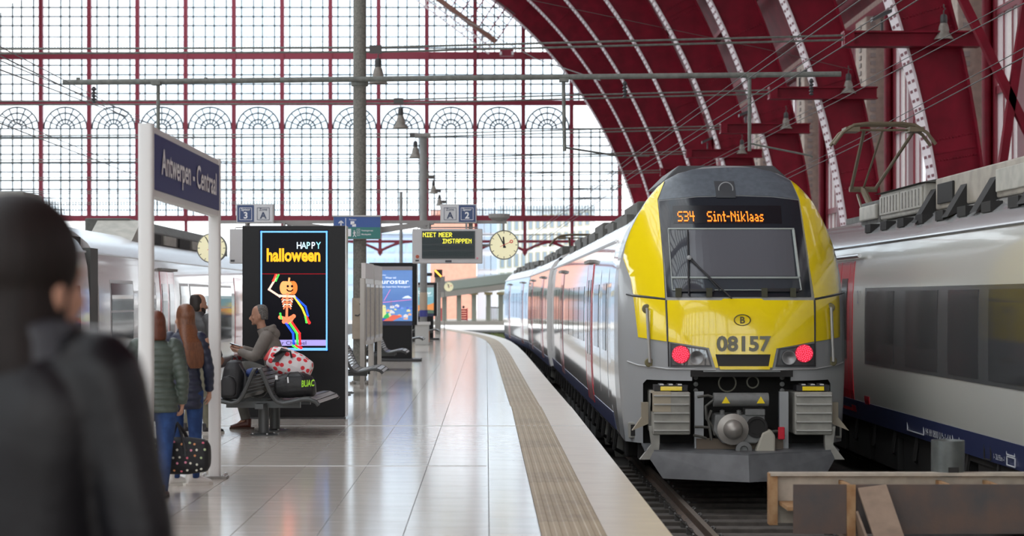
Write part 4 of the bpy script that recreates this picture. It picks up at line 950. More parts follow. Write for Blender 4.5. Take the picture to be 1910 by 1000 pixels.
# ================================================================== BENCHES
BM = mat('bench_charcoal', (0.075, 0.08, 0.08), 0.4, metal=.3); BSL = mat('bench_slat', (0.22, 0.225, 0.225), 0.35, metal=.5); BTIP = mat('bench_tip', (0.55, 0.55, 0.55), 0.35, metal=.6)
PROF = [(.02, .80), (.035, .81), (.06, .76), (.12, .62), (.18, .49), (.235, .425), (.31, .405), (.42, .425), (.54, .455), (.62, .455), (.70, .425), (.735, .385)]
def bench_proto():
    t = thing('platform_bench', 'x', 'bench', (0, 0, 0), 'back to back metal benches')
    L = 1.6
    for s_, sn in ((1, 'seat'), (-1, 'seat')):
        for yy in (0, L): MB().tube([(s_ * x, yy, z) for x, z in PROF], .026, 8).build('seat_frame', BM, t, smooth=True)
        k = 0
        for (xa, za), (xb, zb) in zip(PROF[1:-1], PROF[2:]):
            seg = Vector((xb - xa, 0, zb - za)); n_ = max(1, int(seg.length / .045))
            for j in range(n_):
                a = Vector((xa, 0, za)) + seg * (j / n_ + .1 / n_); b = Vector((xa, 0, za)) + seg * ((j + .85) / n_)
                nn = Vector((-seg.z, 0, seg.x)).normalized() * .012
                pts = [a, b, b + nn, a + nn]
                MB().prism([(s_ * p_.x, .02, p_.z + .012) for p_ in pts], (0, L - .04, 0)).build('seat_slat', BTIP if xa > .6 else BSL, t)
    for yy in (.4, 1.15):
        MB().lathe([(.065, .03), (.065, .36), (.05, .37)], 16, Matrix.Translation((0, yy, 0))).build('pedestal', BM, t, smooth=True)
        MB().lathe([(.17, 0), (.17, .012), (.07, .03)], 20, Matrix.Translation((0, yy, 0))).build('base_disc', BM, t)
        for a in range(4): MB().lathe([(.014, .01), (.014, .028), (.004, .03)], 6, Matrix.Translation((.135 * math.cos(a * PI / 2 + .5), yy + .135 * math.sin(a * PI / 2 + .5), 0))).build('base_bolt', ALU, t)
        MB().box(-.45, .45, yy - .035, yy + .035, .33, .41).build('cross_beam', BM, t)
    MB().box(-.05, .05, .1, 1.5, .33, .39).build('spine_beam', BM, t)
    return t
bench0 = bench_proto()
bl = ['charcoal metal bench with the seated man and bags', 'empty metal bench just beyond the halloween screen beside the tall mast', 'empty metal bench in front of the blue poster stand', 'empty metal bench beside the pale utility cabinet', 'farthest small metal bench beside the distant poster stand']
for i, (x, y) in enumerate(((-2.72, 22.55), (-2.48, 32.0), (-2.55, 43.2), (-2.65, 57.5), (-2.55, 72.5))):
    o = bench0 if i == 0 else copy_tree(bench0); o.location = (x, y, 0); o['label'] = bl[i]; o.rotation_euler = (0, 0, -.07 if i == 0 else 0)
# ================================================================== overhead wires
for i, (pts, lab) in enumerate((
    (((0, 104, 25), (280, 240, 60), (470, 330, 95)), 'upper overhead contact wire sweeping down at far left'),
    (((0, 130, 25), (165, 192, 40), (420, 280, 90)), 'middle overhead wire at far left'),
    (((0, 230, 30), (240, 322, 52), (480, 400, 100)), 'lower overhead wire at far left'),
    (((1760, -30, 22), (1180, 330, 48), (985, 470, 100)), 'overhead contact wire above the yellow-fronted train'),
    (((1690, -60, 22), (1178, 300, 48), (975, 455, 100)), 'overhead carrier wire above the yellow-fronted train'),
    (((1960, -20, 24), (1560, 190, 40), (1300, 320, 70)), 'overhead carrier wire above the grey coach'),
    (((1960, 80, 24), (1600, 270, 40), (1330, 400, 70)), 'overhead contact wire above the grey coach'),
    (((800, 0, 150), (1000, 110, 120), (1120, 150, 100)), 'thin stay cable near the gallery beam'),
    (((990, 0, 60), (1420, 90, 60), (1590, 130, 60)), 'thin stay cable crossing the arch ribs'))):
    t = thing('overhead_wire', lab, 'wire', P(*pts[1]), 'overhead wires')
    MB().tube([P(*p_) for p_ in pts], .009 if i != 7 else .03, 6).build('wire_strand', WIRE, t)
    if i < 7: MB().tube([P(p_[0], p_[1], p_[2]) + Vector((0, 0, .12)) for p_ in pts], .007, 6).build('wire_strand', WIRE, t)
# ================================================================== TRAINS
BODYW = mat('train_white_gloss', (0.82, 0.82, 0.81), 0.08, coat=0.8)
BODYG = mat('coach_grey_gloss', (0.55, 0.55, 0.50), 0.16, coat=0.4)
BODYL = mat('left_train_silver', (0.66, 0.64, 0.63), 0.12, coat=0.5)
ROOFG = mat('roof_silver', (0.70, 0.71, 0.73), 0.22, metal=0.35)
CABG = mat('cab_grey', (0.33, 0.345, 0.35), 0.3, coat=0.3)
DOMEG = mat('dome_blue_grey', (0.105, 0.125, 0.145), 0.35, var=0.12, vscale=14)
YEL = mat('train_yellow', (0.96, 0.73, 0.008), 0.16, coat=0.7)
WINB = mat('train_window_black', (0.018, 0.019, 0.022), 0.06)
WING = mat('coach_window_glass', (0.045, 0.047, 0.05), 0.12)
TRED = mat('door_red', (0.58, 0.02, 0.04), 0.2, coat=0.4)
NAVY = mat('skirt_navy', (0.035, 0.045, 0.115), 0.35)
UND = mat('underframe_black', (0.014, 0.013, 0.012), 0.75)
EQ = mat('roof_equipment', (0.09, 0.09, 0.08), 0.7, var=0.2, vscale=6)
EQL = mat('roof_equipment_light', (0.40, 0.39, 0.34), 0.6, var=0.12, vscale=5)
SEC = [(1.34, -.12), (1.40, .2), (1.42, .6), (1.425, 1.1), (1.42, 1.7), (1.38, 2.2), (1.335, 2.42), (1.22, 2.60), (1.0, 2.78), (.7, 2.9), (.35, 2.96), (0, 2.98)]
def side_x(z):
    for (xa, za), (xb, zb) in zip(SEC[:7], SEC[1:8]):
        if z <= zb: return xa + (xb - xa) * (z - za) / (zb - za)
    return 1.2
def side_panel(sgn, y0, y1, z0, z1, off, m, name, parent, th=.03, rnd=0.0):
    mb = MB(); n = 7; rg = []
    zs = [z0 + (z1 - z0) * i / n for i in range(n + 1)]
    for i, z in enumerate(zs):
        e = rnd if i in (0, n) else 0.0
        x = side_x(z) + off
        rg.append([Vector((sgn * x, y0 + e, z)), Vector((sgn * x, y1 - e, z)), Vector((sgn * (x - th), y1 - e, z)), Vector((sgn * (x - th), y0 + e, z))])
    return mb.rings(rg).build(name, m, parent)
def car_shell(root, y0, y1, m, roofm):
    full = [(-x, z) for x, z in SEC[:7]] ; right = [(x, z) for x, z in SEC[:7]][::-1]
    lo = [(-SEC[6][0], SEC[6][1])] + [(-x, z) for x, z in SEC[7:]] + [(x, z) for x, z in SEC[7:-1][::-1]] + [(SEC[6][0], SEC[6][1])]
    for sg, nm in ((-1, 'side_wall'), (1, 'side_wall')):
        MB().rings([[Vector((sg * x, y, z)) for x, z in SEC[:7]] for y in (y0, y1)], cap=False, closed=False).build(nm, m, root, smooth=True)
    MB().rings([[Vector((x, y, z)) for x, z in lo] for y in (y0, y1)], cap=False, closed=False).build('roof', roofm, root, smooth=True)
    for y in (y0, y1):
        ring = [(-x, z) for x, z in SEC] + [(x, z) for x, z in SEC[:-1][::-1]]
        MB().add([(x, y, z) for x, z in ring], [tuple(range(len(ring)))]).build('end_wall', m, root)
    MB().box(-1.3, 1.3, y0, y1, -.2, -.1).build('floor_pan', UND, root)
    for sg in (-1, 1): MB().tube([(sg * 1.345, y0, 2.43), (sg * 1.345, y1, 2.43)], .022, 6).build('gutter', roofm, root)
def under(root, y0, y1):
    L = y1 - y0
    for yc in (y0 + 3.2, y1 - 3.2):
        MB().box(-1.1, 1.1, yc - 1.7, yc + 1.7, -.62, -.3).build('bogie_frame', UND, root, bevel=.03)
        for dy in (-1.15, 1.15):
            for sx in (-.75, .75): MB().lathe([(.05, -.06), (.40, -.06), (.42, 0), (.40, .07), (.05, .07)], 20, Matrix.Translation((sx, yc + dy, -.36)) @ Matrix.Rotation(PI / 2, 4, 'Y')).build('wheel', mat('wheel_steel', (.05, .045, .04), .5, metal=.5), root)
            for sx in (-1.12, 1.12): MB().lathe([(.02, -.1), (.10, -.1), (.12, 0), (.10, .3), (.02, .3)], 12, Matrix.Translation((sx, yc + dy, -.55))).build('spring', EQ, root)
    y = y0 + 6; i = 0
    while y < y1 - 6.5:
        for sx in (-1, 1): MB().box(sx * 1.28, sx * .6, y, y + 1.5, -.68, -.15).build('underfloor_box', UND, root, bevel=.02)
        y += 1.9; i += 1
    y = y0 + .6
    while y < y1 - .5:
        MB().tube([(-1.3, y, -.12), (-1.33, y + .05, -.42), (-1.2, y + .25, -.5)], .03, 6).build('hose', UND, root); y += 1.3
# ---------------------------------------------------------------- yellow-fronted train
NY = 23.0; HW = 1.43
GT = [(-.7, 0), (.5, 0.0), (.95, 0.0), (1.3, .035), (1.66, .13), (2.2, .40), (2.7, .74), (3.0, 1.0), (3.36, 1.45), (3.6, 1.8)]
def Yf(x, z): return NY + catmull(GT, z) + 1.0 * (min(abs(x), 1.5) / HW) ** 3.4
HWT = [(-.2, 1.355), (.3, 1.40), (.8, 1.43), (1.66, 1.425), (2.05, 1.40), (2.45, 1.29), (2.8, 1.12), (3.0, .98), (3.17, .80), (3.28, .58), (3.34, .32)]
def hw(z): return catmull(HWT, z)
def fp_(px, py):
    Y = 23.3
    for _ in range(8):
        x = (px - 907) * Y / FPX - CX; z = EYE + (557 - py) * Y / FPX; Y = Yf(x, z)
    return (x, z)
tr = thing('electric_train', 'yellow and grey fronted passenger train with red tail lights beside the platform', 'train', (CX, NY, -.76))
def patch(poly, off, m, name, parent=tr, step=.07, th=.03, holes=(), smooth=True):
    mb = cdt_mesh(poly, step, lambda x, z: (CX + x, Yf(x, z) - off, z), (0, th + off, 0), holes)
    return mb.build(name, m, parent, smooth=smooth)
def cl(p):  # keep inside the nose outline
    x, z = p; h = hw(z) - .004
    return (max(-h, min(h, x)), z)
def PP(*pts): return [cl(fp_(a, b)) for a, b in pts]
def mir(poly): return [(-x, z) for x, z in poly][::-1]
# base shell of the cab front
OUTR = [(hw(.76 + (3.34 - .76) * (i / 26) ** .85), .76 + (3.34 - .76) * (i / 26) ** .85) for i in range(27)]
top = [(.16, 3.355), (0, 3.36), (-.16, 3.355)]
shell = OUTR + top + [(-x, z) for x, z in OUTR[::-1]]
patch(shell, 0.0, CABG, 'cab_shell', step=.08)
# link from the nose outline to the first car body
ring_nose = [(-hw(z), z) for z in (-.14, .1, .4, .76)] + [(-x, z) for x, z in OUTR[1:]] + top[::-1] + [(x, z) for x, z in OUTR[1:][::-1]] + [(hw(z), z) for z in (.76, .4, .1, -.14)]
secfull = [(-x, z) for x, z in SEC] + [(x, z) for x, z in SEC[:-1][::-1]]
def resample(pl, n):
    L = [0]
    for a, b in zip(pl[:-1], pl[1:]): L.append(L[-1] + math.hypot(b[0] - a[0], b[1] - a[1]))
    out = []
    for i in range(n):
        d = L[-1] * i / (n - 1); j = 0
        while j < len(L) - 2 and L[j + 1] < d: j += 1
        t_ = (d - L[j]) / max(1e-9, L[j + 1] - L[j]); out.append((pl[j][0] + (pl[j + 1][0] - pl[j][0]) * t_, pl[j][1] + (pl[j + 1][1] - pl[j][1]) * t_))
    return out
RN = resample(ring_nose, 70); RS = resample(secfull, 70); YB = 25.6
rg = []
for i in range(7):
    t_ = i / 6; rg.append([Vector((CX + a[0] * (1 - t_) + b[0] * t_, (Yf(*a) + .0) * (1 - t_) + YB * t_, a[1] * (1 - t_) + b[1] * t_)) for a, b in zip(RN, RS)])
MB().rings(rg[:4], cap=False, closed=False).build('cab_cheek', CABG, tr, smooth=True)
MB().rings(rg[3:], cap=False, closed=False).build('cab_side', BODYW, tr, smooth=True)
# mask, dome, yellow panels
patch(PP((1217, 341), (1240, 327), (1290, 316), (1352, 312.5), (1383, 312), (1414, 312.5), (1452, 320), (1474, 337), (1489, 372), (1440, 366), (1380, 364), (1300, 366), (1229, 373)), .012, DOMEG, 'cab_dome')
mask = patch(PP((1229, 375), (1300, 368), (1380, 366), (1440, 368), (1489, 374), (1497, 430), (1507, 500), (1513, 554), (1244, 554), (1240, 500), (1233, 430)), .014, mat('mask_black', (.022, .027, .034), .12), 'windscreen_mask')
hatch = patch(PP((1331, 338), (1368, 338), (1372, 369), (1336, 369)), .028, mat('hatch_dark', (.05, .055, .06), .5), 'headlight_hatch', step=.05)
mb = MB(); c = fp_(1353, 353)
mb.tube([(CX + c[0] + .09 * math.cos(a * PI / 10), Yf(*c) - .045, c[1] + .085 * math.sin(a * PI / 10)) for a in range(21)], .008, 5, cap=False); mb.build('top_headlight_ring', CABG, hatch)
yl = patch(PP((1218, 339), (1226, 372), (1231, 424), (1237, 500), (1240, 556), (1181, 549), (1176, 520), (1162, 482), (1156, 455), (1160, 430), (1168, 400), (1180, 376), (1196, 352), (1208, 341)), .02, YEL, 'yellow_wing_panel')
yr = patch(PP((1476, 337), (1496, 345), (1520, 376), (1538, 412), (1552, 455), (1562, 505), (1565, 546), (1519, 556), (1510, 500), (1500, 430), (1491, 372)), .02, YEL, 'yellow_wing_panel')
patch(PP((1181, 554), (1240, 560), (1243, 637), (1190, 629)), .02, YEL, 'yellow_corner_panel')
patch(PP((1521, 560), (1565, 551), (1566, 629), (1521, 637)), .02, YEL, 'yellow_corner_panel')
ycen = patch(PP((1244, 560), (1345, 560), (1349, 557), (1420, 557), (1424, 560), (1517, 560), (1518, 637), (1448, 650), (1440, 686), (1433, 686), (1437, 661), (1334, 661), (1340, 686), (1334, 686), (1322, 649), (1245, 637)), .02, YEL, 'yellow_front_panel')
lip = patch(PP((1340, 683), (1436, 683), (1434, 689), (1342, 689)), .07, YEL, 'yellow_lip', step=.05, th=.1)
patch(PP((1334, 660), (1438, 660), (1436, 684), (1340, 684)), .004, BLACKM, 'air_intake', step=.05)
# text and emblem
def fo(px, py, off): x, z = fp_(px, py); return (CX + x, Yf(x, z) - off, z)
text('number_lettering', '08157', .172, mat('number_grey', (.20, .20, .15), .5), ycen, fo(1386, 654, .028), align='CENTER', bold=.035, width=.66)
c = fp_(1384, 597); mb = MB()
mb.tube([(CX + c[0] + .098 * math.cos(a * PI / 16), Yf(*c) - .03, c[1] + .066 * math.sin(a * PI / 16)) for a in range(33)], .007, 5, cap=False)
mb.build('oval_emblem', mat('emblem_dark', (.13, .11, .03), .5), ycen)
text('emblem_letter', 'B', .08, MATS['emblem_dark'], ycen, (CX + c[0], Yf(*c) - .026, c[1] - .04), align='CENTER', bold=.03)
# destination display
dsp = patch(PP((1254, 384), (1456, 384), (1458, 417), (1256, 417)), .018, mat('led_panel', (.013, .014, .017), .25), 'destination_display', parent=mask, step=.08)
o1 = fp_(1265, 412); 
def ledpt(x, z): a, b = o1[0] + x, o1[1] + z; return (CX + a, Yf(a, b) - .03, b)
led('S34', .0122, ledpt, LEDO, 'led_lettering', mask, .47, .0188)
o2 = fp_(1320, 412)
led('Sint-Niklaas', .0128, lambda x, z: (CX + o2[0] + x, Yf(o2[0] + x, o2[1] + z) - .03, o2[1] + z), LEDO, 'led_lettering', mask, .47, .0188)
# windscreen with blind
ws_ = patch(PP((1246, 427), (1480, 427), (1493, 543), (1254, 543)), .022, mat('windscreen_glass', (.05, .06, .07), .05), 'windscreen', parent=mask)
patch(PP((1284, 431), (1462, 431), (1476, 514), (1290, 514)), .026, mat('sun_blind', (.105, .11, .125), .3), 'sun_blind', parent=ws_) if False else None
bl_ = cdt_mesh(PP((1284, 429), (1474, 429), (1483, 515), (1288, 515)), .08, lambda x, z: (CX + x, Yf(x, z) - .025, z), (0, .002, 0)); bl_.build('sun_blind', mat('sun_blind', (.115, .12, .135), .22), mask)
def strip(a, b, w_, m, nm, off=.03, parent=mask):
    n = 10; pts = []
    for i in range(n + 1):
        px, py = a[0] + (b[0] - a[0]) * i / n, a[1] + (b[1] - a[1]) * i / n; pts.append(fo(px, py, off))
    MB().tube(pts, w_, 6).build(nm, m, parent)
FRM = mat('screen_trim', (.38, .42, .40), .4)
strip((1246, 427), (1480, 427), .012, FRM, 'screen_trim'); strip((1252, 518), (1490, 518), .014, FRM, 'screen_trim'); strip((1479, 429), (1490, 517), .018, FRM, 'screen_trim'); strip((1246, 427), (1254, 541), .007, FRM, 'screen_trim'); strip((1254, 541), (1494, 541), .006, FRM, 'screen_trim'); strip((1490, 517), (1494, 541), .009, FRM, 'screen_trim')
# wiper
wp = thing('x_wiper', 'x', 'x') if False else None
strip((1283, 480), (1364, 557), .011, BLACKM, 'wiper_arm', .06); strip((1287, 480), (1342, 543), .007, BLACKM, 'wiper_arm', .065); strip((1282, 430), (1284, 551), .011, BLACKM, 'wiper_blade', .055)
k_ = fo(1284, 481, .07); MB().lathe([(.03, -.02), (.03, .03), (.005, .04)], 10, Matrix.Translation(k_) @ Matrix.Rotation(PI / 2, 4, 'X')).build('wiper_pivot', CABG, mask)
for a in (1265, 1322, 1425, 1478): x, z = fp_(a, 545); MB().box(CX + x - .035, CX + x + .035, Yf(x, z) - .06, Yf(x, z), z - .06, z + .05).build('wiper_bracket', mat('bracket_olive', (.05, .05, .025), .6), mask)
patch(PP((1264, 539), (1332, 539), (1330, 544), (1266, 544)), .05, BLACKM, 'cowl_strip', parent=mask, step=.05); patch(PP((1419, 538), (1490, 538), (1490, 544), (1421, 544)), .05, BLACKM, 'cowl_strip', parent=mask, step=.05)
# lamps
RLED = mat('tail_led', (1.0, .06, .12), .4, emit=.85); RLB = mat('tail_base', (.55, .008, .035), .3, emit=.3); LENS = mat('lamp_lens', (.20, .21, .215), .06, metal=.6)
for poly, cpx, hx in ((((1250, 640), (1319, 651), (1328, 684), (1250, 684)), (1268.5, 661), (1298, 667)), (((1521, 640), (1452, 651), (1446, 684), (1521, 684)), (1498, 659), (1470, 667))):
    hs = patch(PP(*poly), .022, mat('lamp_frame', (.055, .055, .06), .3), 'lamp_housing', step=.05)
    pl = [((poly[0][0] * .93 + sum(p_[0] for p_ in poly) / 4 * .07), 0)]
    cxm, cym = sum(p_[0] for p_ in poly) / 4, sum(p_[1] for p_ in poly) / 4
    patch(PP(*[(cxm + (a - cxm) * .9, cym + (b - cym) * .84) for a, b in poly]), .03, LENS, 'lamp_lens', parent=hs, step=.05)
    c = fo(*cpx, .075)
    MB().lathe([(.108, 0), (.108, .012), (.005, .013)], 28, Matrix.Translation(c) @ Matrix.Rotation(PI / 2, 4, 'X')).build('tail_lamp', RLB, hs)
    mb = MB()
    for i in range(60):
        r = .1 * math.sqrt((i + .5) / 60); a = i * 2.39996; mb.lathe([(.0085, 0), (.006, .006), (.001, .008)], 6, Matrix.Translation((c[0] + r * math.cos(a), c[1] - .013, c[2] + r * math.sin(a))) @ Matrix.Rotation(PI / 2, 4, 'X'))
    mb.build('tail_lamp_leds', RLED, hs, kind='stuff')
    c = fo(*hx, .06); MB().lathe([(.085, 0), (.085, .02), (.07, .02), (.03, .004), (.005, .004)], 22, Matrix.Translation(c) @ Matrix.Rotation(PI / 2, 4, 'X')).build('head_lamp', mat('lamp_reflector', (.20, .20, .20), .3, metal=.7), hs, smooth=True)
# hand rails
for a, b in (((1206, 576), (1211, 676)), ((1548, 574), (1552, 674))):
    p_, q_ = Vector(fo(*a, .09)), Vector(fo(*b, .09)); MB().tube([Vector(fo(*a, 0)), p_, q_, Vector(fo(*b, 0))], .02, 8).build('hand_rail', mat('rail_grey', (.33, .33, .31), .4, metal=.4), tr, smooth=True)
    for e in (a, b): MB().lathe([(.06, 0), (.05, .02), (.01, .022)], 16, Matrix.Translation(fo(*e, .02)) @ Matrix.Rotation(PI / 2, 4, 'X')).build('rail_cup', mat('cup_dark', (.16, .14, .06), .5), tr)
# panel seams
def seam(pts, m=BLACKM, w_=.009):
    dn = []
    for (a, b), (c_, d) in zip(pts[:-1], pts[1:]): dn += [(a + (c_ - a) * i / 8, b + (d - b) * i / 8) for i in range(8)]
    MB().tube([fo(a, b, .016) for a, b in dn + [pts[-1]]], w_, 5).build('panel_seam', m, tr)
seam([(1168, 549), (1180, 552), (1240, 558)]); seam([(1520, 558), (1565, 549), (1574, 546)]); seam([(1243, 560), (1245, 600), (1247, 684)]); seam([(1519, 560), (1520, 600), (1520, 684)])
seam([(1170, 674), (1190, 681), (1245, 688), (1335, 690)], mat('seam_pale', (.42, .43, .43), .4), .011); seam([(1440, 690), (1521, 688), (1560, 681), (1572, 676)], MATS['seam_pale'], .011)
# lower cheeks
LC = [(-1.428, .77), (-.60, .77), (-.60, .65), (-1.12, .65), (-1.16, .60), (-1.16, -.14), (-1.355, -.14), (-1.40, .3)]
patch(LC, .0, CABG, 'lower_cheek', th=.06); patch(mir(LC), .0, CABG, 'lower_cheek', th=.06)
patch([(-1.40, .12), (-1.22, .12), (-1.22, -.135), (-1.352, -.135)], .008, NAVY, 'navy_corner', step=.06) if False else None
# central recess
MB().box(CX - 1.2, CX + 1.2, NY + .75, NY + .85, -.35, .78).build('recess_back', UND, tr)
MB().box(CX - .62, CX + .62, NY + .02, NY + .8, .70, .78).build('recess_roof', UND, tr)
GB = mat('buffer_grey', (.30, .295, .26), .5, var=.12, vscale=8)
for s_ in (-1, 1):
    cx = CX + s_ * .86
    MB().box(cx - .23, cx + .23, NY - .05, NY + .75, .0, .52).build('buffer_box', GB, tr, bevel=.02)
    for q in range(5): MB().box(cx - .215, cx + .215, NY - .09, NY - .04, .045 + q * .105, .065 + q * .105).build('buffer_rib', mat('buffer_rib_pale', (.40, .40, .37), .5), tr, bevel=.006)
    MB().box(cx - s_ * -.12 - .11, cx - s_ * -.12 + .11, NY - .06, NY + .2, .28, .525).build('buffer_cover', mat('buffer_tan', (.40, .35, .26), .6), tr) if s_ < 0 else None
    ya = MB().box(cx - .20, cx + .20, NY + .0, NY + .25, .53, .60).build('step_plate', BLACKM, tr)
    MB().box(cx - .13, cx + .13, NY - .02, NY + .02, .535, .585).build('yellow_step_mark', YEL, ya)
    for q in range(3): MB().box(cx - .14 + q * .11, cx - .09 + q * .11, NY - .01, NY + .22, .60, .615).build('step_grip', ALU, ya)
    # bracket legs down to the plough and side irons
    MB().prism([(CX + s_ * 1.13, NY - .02, .10), (CX + s_ * 1.00, NY - .02, .10), (CX + s_ * 1.00, NY - .02, -.10), (CX + s_ * 1.02, NY - .02, -.30), (CX + s_ * 1.24, NY - .02, -.30), (CX + s_ * 1.10, NY - .02, -.12)], (0, .1, 0)).build('plough_bracket', GB, tr)
    MB().prism([(CX + s_ * 1.20, NY + .3, .38), (CX + s_ * 1.12, NY + .3, .38), (CX + s_ * 1.12, NY + .3, .12), (CX + s_ * 1.32, NY + .25, .04), (CX + s_ * 1.20, NY + .3, .2)], (0, -.12, 0)).build('tow_bracket', mat('bracket_tan', (.30, .26, .19), .6), tr)
    x = CX + s_ * 1.27; yy = Yf(1.27, .0)
    MB().box(x - .06, x + .06, yy - .03, yy + .05, -.09, .11).build('socket_plate', GB, tr, bevel=.015); MB().box(x - .03, x + .03, yy - .04, yy + .02, -.06, .08).build('socket', UND, tr)
    # upright frame plates
    MB().prism([(CX + s_ * .57, NY + .05, .52), (CX + s_ * .46, NY + .05, .52), (CX + s_ * .46, NY + .05, -.02), (CX + s_ * .36, NY + .05, -.16), (CX + s_ * .30, NY + .05, -.20), (CX + s_ * .57, NY + .05, -.20)], (0, .08, 0)).build('frame_plate', CABG, tr)
PL = mat('plough_grey', (.13, .135, .14), .42, var=.15, vscale=5)
for s_ in (-1, 1):
    a, b, c_, d = (CX + .02, NY - .42, -.22), (CX + s_ * 1.18, NY + .02, -.20), (CX + s_ * .97, NY - .12, -.52), (CX + .02, NY - .50, -.53)
    MB().prism([a, b, c_, d], (0, .05, 0)).build('plough_blade', PL, tr)
    MB().prism([(CX + .02, NY - .42, -.22), b, (CX + s_ * 1.18, NY + .5, -.16), (CX + .02, NY + .5, -.16)], (0, 0, .02)).build('plough_top', PL, tr)
# coupler
CG = mat('coupler_grey', (.16, .165, .16), .45, var=.15, vscale=8)
cy = NY - .1
MB().tube([(CX - .36, cy, .43), (CX + .30, cy, .43)], .085, 14).build('coupler_cylinder', CG, tr, smooth=True)
for q in (-.22, .20): MB().add([(CX + q - .05, cy - .09, .39), (CX + q + .05, cy - .09, .39), (CX + q, cy - .09, .475)], [(0, 1, 2)]).build('warning_triangle', YEL, tr)
MB().prism([(CX - .34, cy - .02, .25), (CX + .26, cy - .02, .25), (CX + .27, cy - .02, .0), (CX + .16, cy - .02, -.10), (CX - .25, cy - .02, -.10), (CX - .36, cy - .02, .05)], (0, .5, 0)).build('coupler_head', CG, tr, bevel=.02)
MB().lathe([(.19, 0), (.19, .03), (.12, .05), (.11, .12), (.07, .17), (.01, .185)], 26, Matrix.Translation((CX - .13, cy - .02, .075)) @ Matrix.Rotation(PI / 2, 4, 'X')).build('coupler_cone', mat('worn_steel', (.34, .32, .29), .4, metal=.5), tr, smooth=True)
MB().lathe([(.13, 0), (.13, .02), (.10, .02), (.09, -.08), (.005, -.09)], 24, Matrix.Translation((CX + .16, cy - .025, .1)) @ Matrix.Rotation(PI / 2, 4, 'X')).build('coupler_socket', UND, tr, smooth=True)
MB().box(CX + .02, CX + .26, cy - .04, cy + .2, .24, .32).build('coupler_block', CG, tr, bevel=.01)
for q in (-.25, -.05, .1): MB().lathe([(.03, 0), (.03, .05), (.01, .06)], 8, Matrix.Translation((CX + q, cy + .02, .25))).build('coupler_bolt', CG, tr)
MB().prism([(CX + .13, cy - .06, -.22), (CX + .38, cy - .06, -.22), (CX + .38, cy - .06, .0), (CX + .32, cy - .06, .08), (CX + .22, cy - .06, .03)], (0, .15, 0)).build('coupler_shoe', mat('shoe_beige', (.42, .40, .33), .6), tr, bevel=.02)
MB().lathe([(.1, 0), (.1, .05), (.05, .06), (.045, .02), (.01, .02)], 16, Matrix.Translation((CX - .0, cy - .02, -.17)) @ Matrix.Rotation(PI / 2, 4, 'X')).build('lower_ring', CG, tr)
for (xx, zz, r) in ((-.16, .62, .105), (.15, .63, .07)):
    MB().tube([(CX + xx + r * math.cos(a * PI / 12), NY + .15, zz + r * math.sin(a * PI / 12)) for a in range(25)], .010, 6, cap=False).build('pipe_ring', mat('ring_olive', (.12, .12, .09), .5), tr)
for pts in (((-.36, .42), (-.45, .35), (-.44, .2), (-.36, .1), (-.34, 0.0)), ((-.34, .45), (-.42, .48), (-.55, .46)), ((.28, .03), (.4, .05), (.47, .04)), ((-.6, -.0), (-.5, -.02), (-.44, -.04)), ((-.58, .1), (-.5, .1), (-.4, .09)), ((-.38, .3), (-.42, .2), (-.38, -.06))):
    MB().tube([(CX + a, cy + .02, b) for a, b in pts], .018, 6).build('brake_hose', mat('hose_dark', (.07, .07, .06), .5), tr, smooth=True)
MB().box(CX + .42, CX + .5, cy - .02, cy + .05, -.05, .1).build('red_valve', TRED, tr, bevel=.01)
MB().box(CX - .55, CX + .5, cy + .1, cy + .2, -.2, -.05).build('coupler_support', mat('support_brown', (.14, .11, .08), .7), tr)
for s_ in (-1, 1):
    for zz in (.68, .60, .52): MB().lathe([(.03, 0), (.03, .02), (.005, .025)], 8, Matrix.Translation((CX + s_ * .53, NY + .3, zz)) @ Matrix.Rotation(PI / 2, 4, 'X')).build('jumper_socket', CG, tr)
# roof fairing + first car
MB().prism([(CX - .84, 24.45, 3.15), (CX - .62, 24.55, 3.37), (CX + .62, 24.55, 3.37), (CX + .84, 24.45, 3.15)], (0, 2.2, 0)).build('roof_fairing', DARKG, tr, bevel=.02)
def shift_root(r, name):  # local helper root for car parts in world coordinates
    return r
def train_car(root, L, m, roofm, doors, wins, skirt, first=0.0, sides=(-1, 1), gear=True, doorm=None):
    car_shell(root, first, L, m, roofm); under(root, first, L)
    for sg in sides:
        if skirt: side_panel(sg, first, L, -.12, .12, .006, skirt, 'skirt_stripe', root)
        for (a, b) in wins: 
            wf = side_panel(sg, a, b, .92, 1.86, .006, WINB, 'window_pane', root)
        for (a, b) in doors:
            MB().box(sg * 1.33, sg * 1.46, a - .12, b + .12, 2.22, 2.27).build('door_rail', GREYM, root)
            for (u, v) in ((a, (a + b) / 2 - .01), ((a + b) / 2 + .01, b)):
                dd = side_panel(sg, u, v, .0, 2.2, .012, doorm or TRED, 'door_leaf', root)
                side_panel(sg, u + .14, v - .14, .75, 1.95, .018, WINB, 'door_window', dd)
    if gear:
        y = first + 1.5
        while y < L - 2.5:
            l_ = random.uniform(1.5, 3.2); h = random.uniform(.02, .12)
            MB().box(-.95, .95, y, y + l_, 2.72, 2.95 + h).build('roof_box', EQ, root, bevel=.03)
            MB().box(-1.08, -.98, y + .2, y + l_ - .2, 2.70, 2.86).build('roof_duct', EQ, root)
            y += l_ + random.uniform(.3, .9)
